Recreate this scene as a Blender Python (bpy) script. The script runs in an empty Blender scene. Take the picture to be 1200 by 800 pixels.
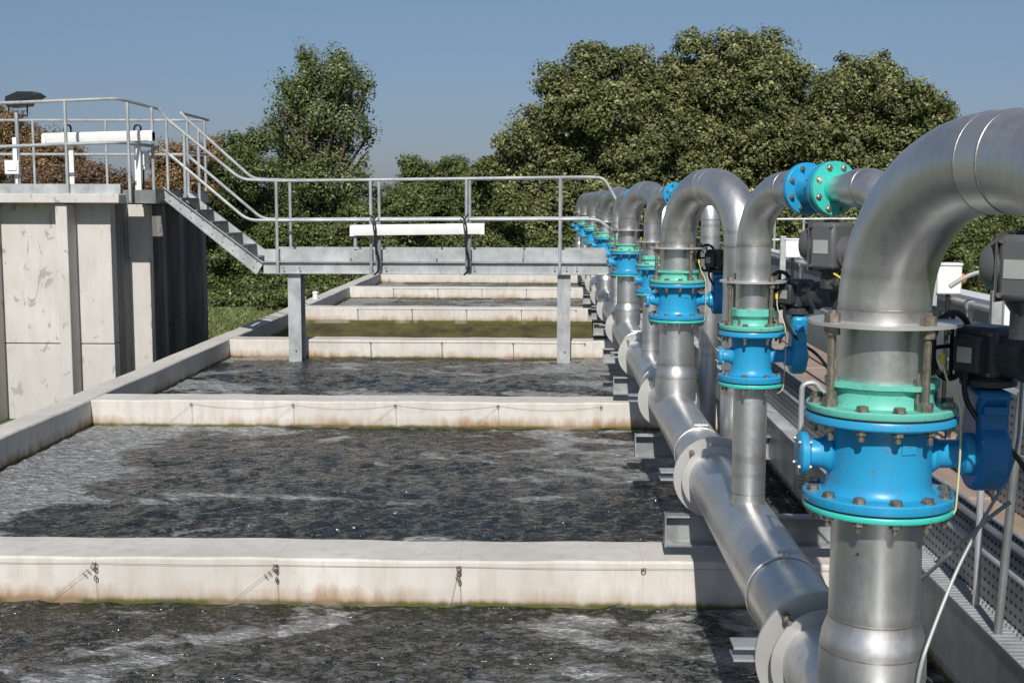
import bpy, math, random
import numpy as np
from mathutils import Vector, Matrix
random.seed(7); rng = np.random.default_rng(7)
PI = math.pi
scene = bpy.context.scene
COL = scene.collection

# ------------------------------------------------------------------ camera
XL, XR = -4.31, 1.80
H = 1.875                                   # eye height above the tank wall tops (Z = 0)
F_PX, YAW, PITCH, ROLL = 1451.3, math.radians(-1.627), math.radians(-6.47), math.radians(-0.13)
_r0 = Vector((math.cos(YAW), -math.sin(YAW), 0))
FWD = Vector((math.sin(YAW)*math.cos(PITCH), math.cos(YAW)*math.cos(PITCH), math.sin(PITCH)))
_u0 = Vector((-math.sin(YAW)*math.sin(PITCH), -math.cos(YAW)*math.sin(PITCH), math.cos(PITCH)))
RIGHT = _r0*math.cos(ROLL) - _u0*math.sin(ROLL)
UP = _r0*math.sin(ROLL) + _u0*math.cos(ROLL)

def at(u, v, Y):
    """point in the plane y = Y seen at photograph position (u, v) (survey of the photograph)"""
    d = RIGHT*((u-600)/F_PX) - UP*((v-400)/F_PX) + FWD
    t = Y/d.y
    return Vector((d.x*t, Y, H + d.z*t))

cam_d = bpy.data.cameras.new('camera'); cam = bpy.data.objects.new('camera', cam_d); COL.objects.link(cam)
cam_d.sensor_width = 36; cam_d.lens = 36*F_PX/1200; cam_d.clip_end = 5000; cam_d.clip_start = .05
m = Matrix.Identity(4)
for i, vec in enumerate((RIGHT, UP, -FWD)):
    for j in range(3): m[j][i] = vec[j]
m[2][3] = H
cam.matrix_world = m
scene.camera = cam

# ------------------------------------------------------------------ light
SUN_EL, SUN_AZ = math.radians(38), math.radians(-3.5)      # sun stands behind the camera, a little to the left
sd = bpy.data.lights.new('sun', 'SUN'); sd.energy = 4.5; sd.angle = math.radians(.5); sd.color = (1, .96, .90)
so = bpy.data.objects.new('sun', sd); COL.objects.link(so)
to_sun = Vector((math.sin(SUN_AZ)*math.cos(SUN_EL), -math.cos(SUN_AZ)*math.cos(SUN_EL), math.sin(SUN_EL)))
so.rotation_euler = to_sun.to_track_quat('Z', 'Y').to_euler(); so.location = (-5, -20, 20)
w = bpy.data.worlds.new('World'); scene.world = w; w.use_nodes = True
nt = w.node_tree; nt.nodes.clear()
sky = nt.nodes.new('ShaderNodeTexSky'); sky.sky_type = 'NISHITA'; sky.sun_disc = False
sky.sun_elevation = SUN_EL; sky.sun_rotation = math.atan2(to_sun.x, to_sun.y)
sky.air_density = 1.0; sky.dust_density = .6; sky.ozone_density = 2.2
hs = nt.nodes.new('ShaderNodeHueSaturation'); hs.inputs['Saturation'].default_value = .8
bg = nt.nodes.new('ShaderNodeBackground'); bg.inputs['Strength'].default_value = .085
wo = nt.nodes.new('ShaderNodeOutputWorld')
tint = nt.nodes.new('ShaderNodeMixRGB'); tint.blend_type = 'MULTIPLY'; tint.inputs[0].default_value = 1
tc = nt.nodes.new('ShaderNodeTexCoord'); sx = nt.nodes.new('ShaderNodeSeparateXYZ'); rp_ = nt.nodes.new('ShaderNodeValToRGB')
nt.links.new(tc.outputs['Generated'], sx.inputs[0]); nt.links.new(sx.outputs[2], rp_.inputs[0])
rp_.color_ramp.elements[0].position = .0; rp_.color_ramp.elements[0].color = (.45, .48, .66, 1)
rp_.color_ramp.elements[1].position = .5; rp_.color_ramp.elements[1].color = (.8, .86, .92, 1)
e_ = rp_.color_ramp.elements.new(.16); e_.color = (.53, .63, .75, 1)
nt.links.new(rp_.outputs[0], tint.inputs[2])
nt.links.new(sky.outputs[0], hs.inputs['Color']); nt.links.new(hs.outputs[0], tint.inputs[1])
nt.links.new(tint.outputs[0], bg.inputs[0]); nt.links.new(bg.outputs[0], wo.inputs[0])
scene.view_settings.view_transform = 'Standard'; scene.view_settings.look = 'None'
scene.view_settings.exposure = 0; scene.view_settings.gamma = 1
scene.cycles.max_bounces = 8; scene.cycles.transparent_max_bounces = 8

# ------------------------------------------------------------------ materials
class Mat:
    def __init__(s, name):
        s.m = bpy.data.materials.new(name); s.m.use_nodes = True; s.t = s.m.node_tree
        s.b = s.t.nodes['Principled BSDF']; s.geo = None
    def n(s, typ, **kw):
        nd = s.t.nodes.new(typ)
        for k, v in kw.items():
            if k in nd.inputs: s.set(nd.inputs[k], v)
            else: setattr(nd, k, v)
        return nd
    def set(s, sock, v):
        if hasattr(v, 'links') or isinstance(v, bpy.types.NodeSocket): s.t.links.new(v, sock)
        else: sock.default_value = v
    def pos(s):
        if not s.geo: s.geo = s.t.nodes.new('ShaderNodeNewGeometry')
        return s.geo.outputs['Position']
    def objc(s):
        return s.n('ShaderNodeTexCoord').outputs['Object']
    def mapped(s, v, scale=(1, 1, 1), loc=(0, 0, 0)):
        nd = s.n('ShaderNodeMapping'); s.set(nd.inputs[0], v); nd.inputs['Scale'].default_value = scale
        nd.inputs['Location'].default_value = loc
        return nd.outputs[0]
    def noise(s, v, scale, detail=4, rough=.55, dist=0):
        nd = s.n('ShaderNodeTexNoise'); s.set(nd.inputs['Vector'], v)
        nd.inputs['Scale'].default_value = scale; nd.inputs['Detail'].default_value = detail
        nd.inputs['Roughness'].default_value = rough; nd.inputs['Distortion'].default_value = dist
        return nd.outputs['Fac']
    def ramp(s, v, stops):
        nd = s.n('ShaderNodeValToRGB'); s.set(nd.inputs[0], v); cr = nd.color_ramp
        while len(cr.elements) < len(stops): cr.elements.new(.5)
        for e, (p, c) in zip(cr.elements, stops):
            e.position = p; e.color = (c, c, c, 1) if isinstance(c, (int, float)) else (*c, 1)
        return nd.outputs[0]
    def mix(s, f, a, b, typ='MIX'):
        nd = s.n('ShaderNodeMixRGB'); nd.blend_type = typ
        s.set(nd.inputs[0], f)
        for i, c in ((1, a), (2, b)):
            s.set(nd.inputs[i], (*c, 1) if isinstance(c, tuple) and len(c) == 3 else c)
        return nd.outputs[0]
    def math(s, op, a, b=0., c=None):
        nd = s.n('ShaderNodeMath'); nd.operation = op; s.set(nd.inputs[0], a); s.set(nd.inputs[1], b)
        if c is not None: s.set(nd.inputs[2], c)
        return nd.outputs[0]
    def rng(s, v, a, b, c=0., d=1.):
        nd = s.n('ShaderNodeMapRange'); s.set(nd.inputs[0], v)
        for i, x in enumerate((a, b, c, d)): nd.inputs[i+1].default_value = x
        return nd.outputs[0]
    def sep(s, v):
        nd = s.n('ShaderNodeSeparateXYZ'); s.set(nd.inputs[0], v); return nd.outputs
    def bump(s, hgt, strength=.3, dist=.01, prev=None):
        nd = s.n('ShaderNodeBump'); s.set(nd.inputs['Height'], hgt); nd.inputs['Strength'].default_value = strength
        nd.inputs['Distance'].default_value = dist
        if prev is not None: s.set(nd.inputs['Normal'], prev)
        return nd.outputs[0]
    def out(s, **kw):
        for k, v in kw.items():
            k = {'color': 'Base Color', 'rough': 'Roughness', 'metal': 'Metallic', 'normal': 'Normal', 'spec': 'Specular IOR Level'}.get(k, k)
            if isinstance(v, tuple) and len(v) == 3 and k in ('Base Color',): v = (*v, 1)
            s.set(s.b.inputs[k], v)
        return s.m

def steel_mat():
    M = Mat('brushed_stainless_steel'); p = M.pos()
    a = M.noise(p, 3.5, 4); b = M.noise(M.mapped(p, (40, 40, 6)), 1, 4); c = M.noise(p, 60, 3)
    col = M.mix(M.rng(a, .35, .7), (.56, .56, .555), (.70, .70, .69))
    col = M.mix(M.rng(b, .45, .75, 0, .45), col, (.45, .44, .425))
    d = M.noise(p, 9, 6, .7)
    col = M.mix(M.rng(d, .66, .74, 0, .5), col, (.25, .22, .19))
    zz = M.sep(p)[2]
    for h_, w_ in ((.775, .03), (1.60, .025), (1.69, .02), (.70, .02)):
        tf = M.rng(M.math('ABSOLUTE', M.math('SUBTRACT', zz, h_)), .004, w_, .38, 0)
        col = M.mix(M.math('MULTIPLY', tf, M.rng(a, .3, .6, .3, 1)), col, (.30, .24, .17))
    sc = M.noise(M.mapped(p, (1, 1, .25), (2, 0, 0)), 17, 3, .5, 2.5)
    col = M.mix(M.rng(M.math('ABSOLUTE', M.math('SUBTRACT', sc, .5)), .0, .005, .16, 0), col, (.26, .25, .24))
    sp2 = M.noise(M.mapped(p, (1, 1, 1), (7, 3, 1)), 24, 2, .5)
    col = M.mix(M.rng(sp2, .74, .77, 0, .8), col, (.10, .09, .08))
    r = M.rng(a, .3, .7, .31, .45)
    r2 = M.math('ADD', r, M.rng(c, .3, .7, -.03, .05))
    return M.out(color=col, metal=.88, rough=r2, normal=M.bump(b, .06, .002))
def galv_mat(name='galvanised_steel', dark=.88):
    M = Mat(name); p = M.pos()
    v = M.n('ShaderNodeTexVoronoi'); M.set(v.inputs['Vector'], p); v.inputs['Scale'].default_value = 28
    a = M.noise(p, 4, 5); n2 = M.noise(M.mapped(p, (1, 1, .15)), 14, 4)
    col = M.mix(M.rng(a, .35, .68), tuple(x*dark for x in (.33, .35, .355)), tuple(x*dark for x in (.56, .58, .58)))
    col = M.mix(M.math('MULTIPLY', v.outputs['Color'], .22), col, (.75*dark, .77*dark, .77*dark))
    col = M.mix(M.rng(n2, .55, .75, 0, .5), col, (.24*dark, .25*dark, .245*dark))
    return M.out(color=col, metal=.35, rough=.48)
def paint_mat(name, c, rough=.32, dirt=.35, chip=(.16, .13, .1)):
    M = Mat(name); p = M.pos()
    a = M.noise(p, 6, 5); b = M.noise(p, 40, 4, .65)
    col = M.mix(M.rng(a, .3, .75, 0, .45), c, tuple(x*.72+.01 for x in c))
    col = M.mix(M.rng(b, .57, .7, 0, dirt), col, chip)
    rn = M.noise(M.mapped(p, (1, 1, .12)), 55, 4, .6); col = M.mix(M.rng(rn, .58, .72, 0, .35), col, tuple(x*.45+.05 for x in c))
    cc = M.noise(M.mapped(p, (1, 1, 1), (3, 5, 7)), 95, 2, .5); col = M.mix(M.rng(cc, .68, .70, 0, .8), col, chip)
    return M.out(color=col, rough=M.rng(a, .3, .7, rough-.06, rough+.12), normal=M.bump(M.math('ADD', b, M.noise(p, 180, 2)), .14, .002))
def concrete_mat(name='pale_concrete', tall=False, dark=False):
    M = Mat(name); p = M.pos(); z = M.sep(p)[2]; x = M.sep(p)[0]
    a = M.noise(p, 1.3, 6, .6); b = M.noise(M.mapped(p, (3, 3, .8)), 3.5, 6, .65); c = M.noise(p, 70, 4, .6)
    col = M.mix(M.rng(a, .35, .7), (.54, .51, .465), (.68, .65, .60))
    col = M.mix(M.rng(b, .45, .75, 0, .65), col, (.45, .40, .33))
    st = M.noise(M.mapped(p, (1, 1, .06)), 7, 5, .7); col = M.mix(M.rng(st, .55, .75, 0, .45), col, (.40, .35, .28))
    col = M.mix(M.rng(c, .6, .75, 0, .3), col, (.33, .29, .24))
    g = M.n('ShaderNodeTexVoronoi'); M.set(g.inputs['Vector'], M.mapped(p, (6, 6, 9))); g.inputs['Scale'].default_value = 2.2
    col = M.mix(M.rng(g.outputs['Distance'], .03, .09, .35, 0), col, (.3, .26, .2))
    if not tall:
        jx = M.math('ABSOLUTE', M.math('SUBTRACT', M.math('FRACT', M.math('ADD', M.math('DIVIDE', x, .965), 3.972)), .5))
        col = M.mix(M.rng(jx, .0, .006, .35, 0), col, (.35, .3, .25))
        blot = M.noise(M.mapped(p, (1, 1, 1.6), (2, 8, 3)), 2.3, 6, .7, .6)
        col = M.mix(M.rng(blot, .56, .72, 0, .55), col, (.44, .40, .34))
        edge = M.noise(M.mapped(p, (1, 1, .3)), 9, 5, .7); lg = M.noise(M.mapped(p, (1, 1, 1), (3, 7, 1)), .75, 3)
        # rusty brown splash zone above the water, then a green algae line right at it
        h1 = M.math('ADD', z, M.math('MULTIPLY', edge, -.22))
        f1 = M.rng(h1, -.33, -.25, 1, 0)
        f1 = M.math('MULTIPLY', f1, M.rng(lg, .42, .58, .2, .95))
        col = M.mix(f1, col, (.33, .19, .09))
        h3 = M.math('ADD', z, M.math('MULTIPLY', edge, -.06))
        f3 = M.rng(h3, -.262, -.235, 1, 0)
        col = M.mix(M.math('MULTIPLY', f3, .65), col, (.19, .14, .08))
        lg2 = M.noise(M.mapped(p, (1, 1, .2), (9, 2, 4)), 1.7, 3)
        f2 = M.math('MULTIPLY', M.rng(M.math('ADD', z, M.math('MULTIPLY', edge, -.05)), -.262, -.244, 1, 0), M.rng(lg2, .36, .44))
        col = M.mix(f2, col, (.085, .09, .018))
        sub = M.rng(z, -.29, -.27, 1, 0)
        col = M.mix(sub, col, M.mix(M.rng(M.noise(M.mapped(p, (1.2, 1.2, 3.5)), 2.2, 6, .7), .3, .7), (.028, .022, .011), (.12, .112, .035)))
    else:
        big = M.noise(M.mapped(p, (1.2, 1.2, .55), (5, 0, 3)), 3.2, 4, .6, 2.2)
        col = M.mix(M.rng(big, .62, .64, 0, .9), col, (.19, .165, .14))
        wash = M.noise(M.mapped(p, (2.5, 2.5, .3), (4, 0, 1)), 1.8, 5, .65)
        col = M.mix(M.rng(wash, .5, .75, 0, .3), col, (.36, .33, .31))
        mk = M.noise(M.mapped(p, (1, 1, .5), (1, 0, 8)), 7, 3, .5, 1.)
        col = M.mix(M.rng(mk, .72, .74, 0, .85), col, (.16, .14, .12))
        col = M.mix(.45, col, (.50, .475, .465))
        gp = M.rng(z, -1., .35, .3, 0); col = M.mix(gp, col, (.42, .41, .41))
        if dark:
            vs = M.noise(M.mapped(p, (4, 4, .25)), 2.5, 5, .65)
            col = M.mix(M.rng(vs, .3, .7, .55, .92), col, (.07, .072, .075))  # side panels: much darker grey overall, varied in vertical streaks
    return M.out(color=col, rough=.85, normal=M.bump(M.math('ADD', c, b), .25, .004))
def water_mat(name, foam=.5, calm=False):
    M = Mat(name); p = M.pos(); sp = M.sep(p)
    big = M.noise(M.mapped(p, (.55, .9, 1), (.9, 2.3, 0)), .95, 2, .5, 1.6)
    mid = M.noise(M.mapped(p, (1, 1.4, 1), (3, 1, 0)), 4.0, 4, .6, 1.0)
    lace = M.noise(M.mapped(p, (1, 1.25, 1)), 9, 8, .72, .25)
    lace2 = M.noise(M.mapped(p, (1, 1.4, 1), (5, 5, 0)), 19, 6, .7, .2)
    tiny = M.noise(p, 75, 3, .6)
    s = M.math('ADD', M.math('MULTIPLY', big, 1.), M.math('MULTIPLY', mid, .33))
    if foam > .4:
        s = M.math('ADD', s, M.rng(sp[0], XL, XL+1.1, .48, 0)); s = M.math('ADD', s, M.rng(sp[1], 10.4, 11.6, 0, .08))
    else:
        s = M.math('ADD', s, M.rng(sp[0], XL, XL+.8, .10, 0)); s = M.math('ADD', s, M.rng(sp[0], -.7, .6, 0, .15))
    thr = .90 - foam*.3 if foam > .4 else .87 - foam*.3
    patch = M.rng(s, thr, thr+.05); soft = M.rng(s, thr-.22, thr+.05)
    lm = M.rng(lace, .47, .53); l2 = M.rng(lace2, .47, .55)
    f = M.math('MULTIPLY', patch, M.math('ADD', .34, M.math('ADD', M.math('MULTIPLY', lm, .28), M.math('MULTIPLY', l2, .38))))
    f = M.math('MAXIMUM', f, M.math('MULTIPLY', soft, M.math('MULTIPLY', M.math('MULTIPLY', lm, l2), .40)))
    f = M.math('MAXIMUM', f, M.math('MULTIPLY', M.math('MULTIPLY', M.rng(lace, .52, .6), l2), .26))
    murk = M.mix(M.rng(big, .35, .65), (.006, .012, .014), (.018, .018, .012))
    fo = M.mix(M.rng(tiny, .3, .7), (.31, .315, .32), (.58, .58, .57))
    col = M.mix(f, murk, fo)
    vv = M.n('ShaderNodeTexVoronoi'); M.set(vv.inputs['Vector'], p); vv.inputs['Scale'].default_value = 15
    fl = M.rng(vv.outputs['Distance'], .08, .13, 1, 0)
    fl = M.math('MULTIPLY', fl, M.rng(M.noise(p, 1.7, 2), .46, .56)); fl = M.math('MULTIPLY', fl, M.rng(M.sep(vv.outputs['Color'])[0], .72, .74))
    col = M.mix(M.math('MULTIPLY', fl, patch), col, (.95, .95, .93))
    r1 = M.noise(M.mapped(p, (1, 1.5, 1), (1, 9, 0)), 15, 2, .5, .4); r2 = M.noise(M.mapped(p, (1, 1.5, 1), (4, 2, 0)), 33, 2, .5, .3)
    hgt = M.math('ADD', M.math('MULTIPLY', r1, 1.), M.math('ADD', M.math('MULTIPLY', r2, .4), M.math('MULTIPLY', f, .18)))
    rough = M.rng(f, 0, .5, .10, .55)
    return M.out(color=col, rough=rough, normal=M.bump(hgt, 1., .055), spec=.6)
def calm_mat():
    M = Mat('stagnant_green_water'); p = M.pos()
    a = M.noise(M.mapped(p, (.3, 2, 1)), 2.2, 5)
    col = M.mix(a, (.02, .018, .009), (.055, .05, .016))
    return M.out(color=col, rough=.25, normal=M.bump(a, .15, .02))
def leaf_mat(name, dark, light, tip):
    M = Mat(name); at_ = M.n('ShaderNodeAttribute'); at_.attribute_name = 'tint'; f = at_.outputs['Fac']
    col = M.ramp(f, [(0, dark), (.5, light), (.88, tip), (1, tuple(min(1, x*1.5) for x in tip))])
    M.out(color=col, rough=.5, spec=.35)
    tr = M.n('ShaderNodeBsdfTranslucent'); M.set(tr.inputs[0], col)
    mx = M.n('ShaderNodeMixShader'); mx.inputs[0].default_value = .18
    o = M.t.nodes['Material Output']
    M.t.links.new(M.b.outputs[0], mx.inputs[1]); M.t.links.new(tr.outputs[0], mx.inputs[2]); M.t.links.new(mx.outputs[0], o.inputs[0])
    return M.m
def simple(name, c, rough=.6, metal=0., var=.25, scale=8):
    M = Mat(name); a = M.noise(M.pos(), scale, 5)
    col = M.mix(M.rng(a, .3, .7), tuple(x*(1-var) for x in c), tuple(min(1, x*(1+var*.6)) for x in c))
    return M.out(color=col, rough=rough, metal=metal)
def perf_mat():
    M = Mat('perforated_galvanised_tray'); p = M.pos(); s = M.sep(p)
    def fr(v, k, off=0.): return M.math('FRACT', M.math('ADD', M.math('MULTIPLY', v, k), off))
    yy = M.math('ABSOLUTE', M.math('SUBTRACT', fr(s[1], 22.), .5)); zz = M.math('ABSOLUTE', M.math('SUBTRACT', fr(s[2], 26.), .5))
    xx = M.math('ABSOLUTE', M.math('SUBTRACT', fr(s[0], 26.), .5))
    hole = M.math('MULTIPLY', M.math('LESS_THAN', yy, .26), M.math('MULTIPLY', M.math('LESS_THAN', zz, .17), M.math('LESS_THAN', xx, 2)))
    a = M.noise(p, 5, 4)
    col = M.mix(M.rng(a, .3, .7), (.25, .26, .265), (.42, .43, .43))
    col = M.mix(hole, col, (.015, .015, .015))
    return M.out(color=col, metal=.3, rough=.5)
def timber_mat():
    M = Mat('weathered_timber_board'); p = M.pos()
    a = M.noise(M.mapped(p, (22, 1.2, 22)), 2, 5); b = M.noise(p, 2.3, 3)
    col = M.mix(a, (.22, .15, .11), (.44, .33, .25)); col = M.mix(M.rng(b, .4, .7, 0, .5), col, (.42, .36, .3))
    return M.out(color=col, rough=.8, normal=M.bump(a, .3, .003))
def grass_mat():
    M = Mat('short_grass'); p = M.pos(); a = M.noise(p, .4, 5); b = M.noise(p, 9, 5)
    col = M.mix(a, (.05, .085, .016), (.085, .12, .025)); col = M.mix(M.rng(b, .4, .7), col, (.075, .12, .02))
    return M.out(color=col, rough=.9, normal=M.bump(b, .6, .05))

MS = dict(steel=steel_mat(), galv=galv_mat(), galvd=galv_mat('dull_galvanised_steel', .42),
    blue=paint_mat('blue_valve_paint', (.020, .33, .60)), blued=paint_mat('dark_blue_enamel', (.006, .17, .42)),
    green=paint_mat('mint_green_paint', (.14, .54, .43), .4), teal=paint_mat('turquoise_paint', (.05, .55, .47), .38),
    conc=concrete_mat(), panel=concrete_mat('precast_concrete_panel', True), panels=concrete_mat('dark_side_panel', True, True), water=water_mat('foamy_water', .43),
    water2=water_mat('choppy_water', .34), calm=calm_mat(),
    bolt=simple('weathered_bolt_steel', (.32, .28, .23), .42, .75, .4, 60), rubber=simple('black_rubber', (.018, .018, .018), .6),
    act=paint_mat('charcoal_actuator_paint', (.038, .043, .047), .42, .15), actl=paint_mat('grey_actuator_paint', (.105, .105, .108), .4, .2),
    white=simple('white_plastic', (.78, .78, .76), .4, 0, .08), black=simple('black_cable', (.015, .015, .015), .5),
    plate=simple('satin_steel_plate', (.62, .61, .58), .42, .55, .15, 5), weld=simple('weld_bead', (.40, .385, .36), .42, .85, .35, 40), band=simple('bright_rolled_steel', (.72, .71, .69), .42, .9, .06, 5), wire=simple('steel_wire', (.12, .11, .10), .6, .4),
    cream=simple('cream_wire_insulation', (.68, .62, .34), .45), hose=simple('translucent_grey_hose', (.27, .31, .30), .4),
    tan=simple('tan_cable', (.35, .29, .20), .5), orange=simple('orange_lens', (.85, .22, .03), .3), perf=perf_mat(), timber=timber_mat(), grass=grass_mat(),
    bark=simple('grey_brown_bark', (.10, .08, .06), .9, 0, .4, 6), flood=simple('dark_green_housing', (.006, .012, .012), .4),
    yellow=simple('yellow_tag', (.75, .6, .05), .5), glass=simple('dark_label', (.01, .01, .012), .3), red=simple('dark_red_sign', (.2, .05, .05), .5),
    cabin=simple('cream_cabin_panel', (.72, .69, .62), .6, 0, .08, 2), roofm=simple('pale_green_grey_roof', (.42, .5, .5), .5, 0, .15, 2),
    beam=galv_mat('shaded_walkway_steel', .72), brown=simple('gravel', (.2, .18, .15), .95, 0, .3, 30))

# ------------------------------------------------------------------ mesh builder
class MB:
    def __init__(s): s.v = []; s.f = []
    def add(s, v, f):
        o = len(s.v); s.v += [tuple(x) for x in v]; s.f += [tuple(i+o for i in q) for q in f]; return s
    def box(s, a, b, M=None):
        (x0, y0, z0), (x1, y1, z1) = a, b
        v = [Vector(p) for p in ((x0,y0,z0),(x1,y0,z0),(x1,y1,z0),(x0,y1,z0),(x0,y0,z1),(x1,y0,z1),(x1,y1,z1),(x0,y1,z1))]
        if M: v = [M @ p for p in v]
        return s.add(v, [(0,3,2,1),(4,5,6,7),(0,1,5,4),(1,2,6,5),(2,3,7,6),(3,0,4,7)])
    def prism(s, poly, axis_vec, origin=(0,0,0), ex=(1,0,0), ez=(0,0,1)):
        o, ex, ez, ax = Vector(origin), Vector(ex), Vector(ez), Vector(axis_vec)
        a = [o + ex*p + ez*q for p, q in poly]; b = [p + ax for p in a]; n = len(poly)
        return s.add(a+b, [tuple(range(n))[::-1], tuple(range(n, 2*n))] + [(i, (i+1) % n, n+(i+1) % n, n+i) for i in range(n)])
    def lathe(s, prof, origin=(0,0,0), axis=(0,0,1), n=40, cap=True, ref=None, jit=None):
        ax = Vector(axis).normalized(); o = Vector(origin)
        r = Vector(ref) if ref else (Vector((1,0,0)) if abs(ax.x) < .9 else Vector((0,1,0)))
        e1 = (r - ax*r.dot(ax)).normalized(); e2 = ax.cross(e1)
        v = []
        for rad, h in prof:
            for k in range(n):
                a = 2*PI*k/n; v.append(o + ax*h + (e1*math.cos(a)+e2*math.sin(a))*rad)
        f = [(i*n+k, i*n+(k+1) % n, (i+1)*n+(k+1) % n, (i+1)*n+k) for i in range(len(prof)-1) for k in range(n)]
        if cap: f += [tuple(range(n))[::-1], tuple(range((len(prof)-1)*n, len(prof)*n))]
        return s.add(v, f)
    def tube(s, pts, r, n=10, cap=True, closed=False):
        pts = [Vector(p) for p in pts]; rs = r if isinstance(r, (list, tuple)) else [r]*len(pts)
        N = len(pts); T = []
        for i in range(N):
            if closed: t = pts[(i+1) % N]-pts[i-1]
            else: t = pts[min(i+1, N-1)]-pts[max(i-1, 0)]
            T.append(t.normalized() if t.length > 1e-9 else Vector((0,0,1)))
        up = Vector((0,0,1)) if abs(T[0].z) < .9 else Vector((0,1,0))
        e = (up - T[0]*up.dot(T[0])).normalized(); v = []
        for i in range(N):
            e = (e - T[i]*e.dot(T[i])).normalized(); g = T[i].cross(e)
            for k in range(n):
                a = 2*PI*k/n; v.append(pts[i] + (e*math.cos(a)+g*math.sin(a))*rs[i])
        R = N if closed else N-1
        f = [(i*n+k, i*n+(k+1) % n, ((i+1) % N)*n+(k+1) % n, ((i+1) % N)*n+k) for i in range(R) for k in range(n)]
        if cap and not closed: f += [tuple(range(n))[::-1], tuple(range((N-1)*n, N*n))]
        return s.add(v, f)
    def bend(s, pts, r, rad=.1, n=10):
        """tube through corner points with rounded corners"""
        return s.tube(fillet(pts, rad), r, n)
    def build(s, name, mat, parent=None, bevel=0., smooth=35, loc=None):
        me = bpy.data.meshes.new(name)
        o = Vector(parent['_o']) if parent is not None and '_o' in parent else Vector(loc) if loc is not None else Vector((0,0,0))
        me.from_pydata([tuple(Vector(p)-o) for p in s.v], [], s.f); me.update()
        me.materials.append(MS[mat] if isinstance(mat, str) else mat)
        me.polygons.foreach_set('use_smooth', [True]*len(me.polygons)); me.set_sharp_from_angle(angle=math.radians(smooth))
        ob = bpy.data.objects.new(name, me); COL.objects.link(ob)
        if parent is not None: ob.parent = parent; ob['_o'] = tuple(o)
        elif loc is not None: ob.location = loc
        if bevel:
            b = ob.modifiers.new('bevel', 'BEVEL'); b.width = bevel; b.segments = 2; b.limit_method = 'ANGLE'; b.angle_limit = math.radians(40)
        return ob
def fillet(pts, rad, seg=6):
    pts = [Vector(p) for p in pts]; out = [pts[0]]
    for i in range(1, len(pts)-1):
        a, b, c = pts[i-1], pts[i], pts[i+1]
        d1, d2 = (a-b), (c-b); r = min(rad, d1.length*.45, d2.length*.45)
        p, q = b+d1.normalized()*r, b+d2.normalized()*r
        for k in range(seg+1):
            t = k/seg; out.append(p*(1-t)**2 + b*2*t*(1-t) + q*t*t)
    return out+[pts[-1]]
def tag(o, label=None, cat=None, group=None, kind=None):
    if label: o['label'] = label
    if cat: o['category'] = cat
    if group: o['group'] = group
    if kind: o['kind'] = kind
    return o
def thing(name, loc, label, cat, group=None):
    o = bpy.data.objects.new(name, None); o.empty_display_size = .1; COL.objects.link(o); o.location = loc; o['_o'] = tuple(loc)
    return tag(o, label, cat, group)
def copy_tree(o, parent=None):
    c = o.copy(); COL.objects.link(c); c.parent = parent
    for ch in list(o.children): copy_tree(ch, c)
    return c
def struct(name, mb, mat, **kw):
    o = mb.build(name, mat, **kw); o['kind'] = 'structure'; return o

# ------------------------------------------------------------------ the tanks
XL, YA, S, WT, WL = -4.31, 6.32, 5.1375, .393, -.25
XR = 1.80
ORD = ['nearest', 'second nearest', 'third nearest', 'fourth nearest', 'fifth nearest', 'sixth nearest', 'farthest']
GND = -1.0
struct('ground', MB().add([(-600,-40,GND),(600,-40,GND),(600,1500,GND),(-600,1500,GND)], [(0,1,2,3)]), 'grass')
walls_y = [YA+S*k for k in range(-1, 7)]
def fine_strip(mb, x0, x1, y0, y1, z0, z1, nx):
    """a concrete wall with a slightly wavering top edge"""
    v, f = [], []
    c = .012
    prof = [(y0, z0), (y0, z1-c), (y0+c, z1), (y1-c, z1), (y1, z1-c), (y1, z0)]
    for i in range(nx+1):
        x = x0+(x1-x0)*i/nx
        dz = .0035*math.sin(x*3.1+y0)+.002*math.sin(x*11+y0*3); dy = .004*math.sin(x*2.3+y0*5)
        v += [(x, y+dy, z+(dz if z > z0 else 0)) for y, z in prof]
    n = len(prof)
    for i in range(nx):
        f += [(i*n+j, (i+1)*n+j, (i+1)*n+j+1, i*n+j+1) for j in range(n-1)]
    f += [tuple(range(n)), tuple(range(nx*n, (nx+1)*n))[::-1]]
    return mb.add(v, f)
wn = ['pale concrete cross wall behind the camera edge of the foreground tank',
      'nearest concrete cross wall with algae line and steel wire, across the foreground',
      'second concrete cross wall, with a sagging wire between eye bolts',
      'third concrete cross wall, standing directly behind the two bridge columns',
      'fourth concrete cross wall, above the strip of stagnant green water',
      'fifth concrete cross wall, seen just under the bridge with brown waterline',
      'sixth concrete cross wall, topmost pale strip seen right under the bridge beam',
      'seventh concrete cross wall closing the far end of the tanks']
for k, y in enumerate(walls_y):
    if k == 0: continue
    o = fine_strip(MB(), XL, XR, y, y+WT, GND, 0, 60).build('concrete_wall', 'conc')
    tag(o, wn[k], 'tank wall', 'cross walls between the tanks')
def long_wall(x0, x1, label, y0=-2.):
    v, f = [], []; c = .012; y1 = walls_y[-1]+WT; ny = 120
    prof = [(x0, GND), (x0, .004-c), (x0+c, .004), (x1-c, .004), (x1, .004-c), (x1, GND)]
    for i in range(ny+1):
        y = y0+(y1-y0)*i/ny; dz = .003*math.sin(y*2.7)+.002*math.sin(y*9.1); dx = .005*math.sin(y*1.9)
        v += [(x+dx, y, z+(dz if z > GND else 0)) for x, z in prof]
    n = len(prof)
    for i in range(ny): f += [(i*n+j, i*n+j+1, (i+1)*n+j+1, (i+1)*n+j) for j in range(n-1)]
    f += [tuple(range(n))[::-1], tuple(range(ny*n, (ny+1)*n))]
    return tag(MB().add(v, f).build('concrete_wall', 'conc'), label, 'tank wall')
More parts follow.
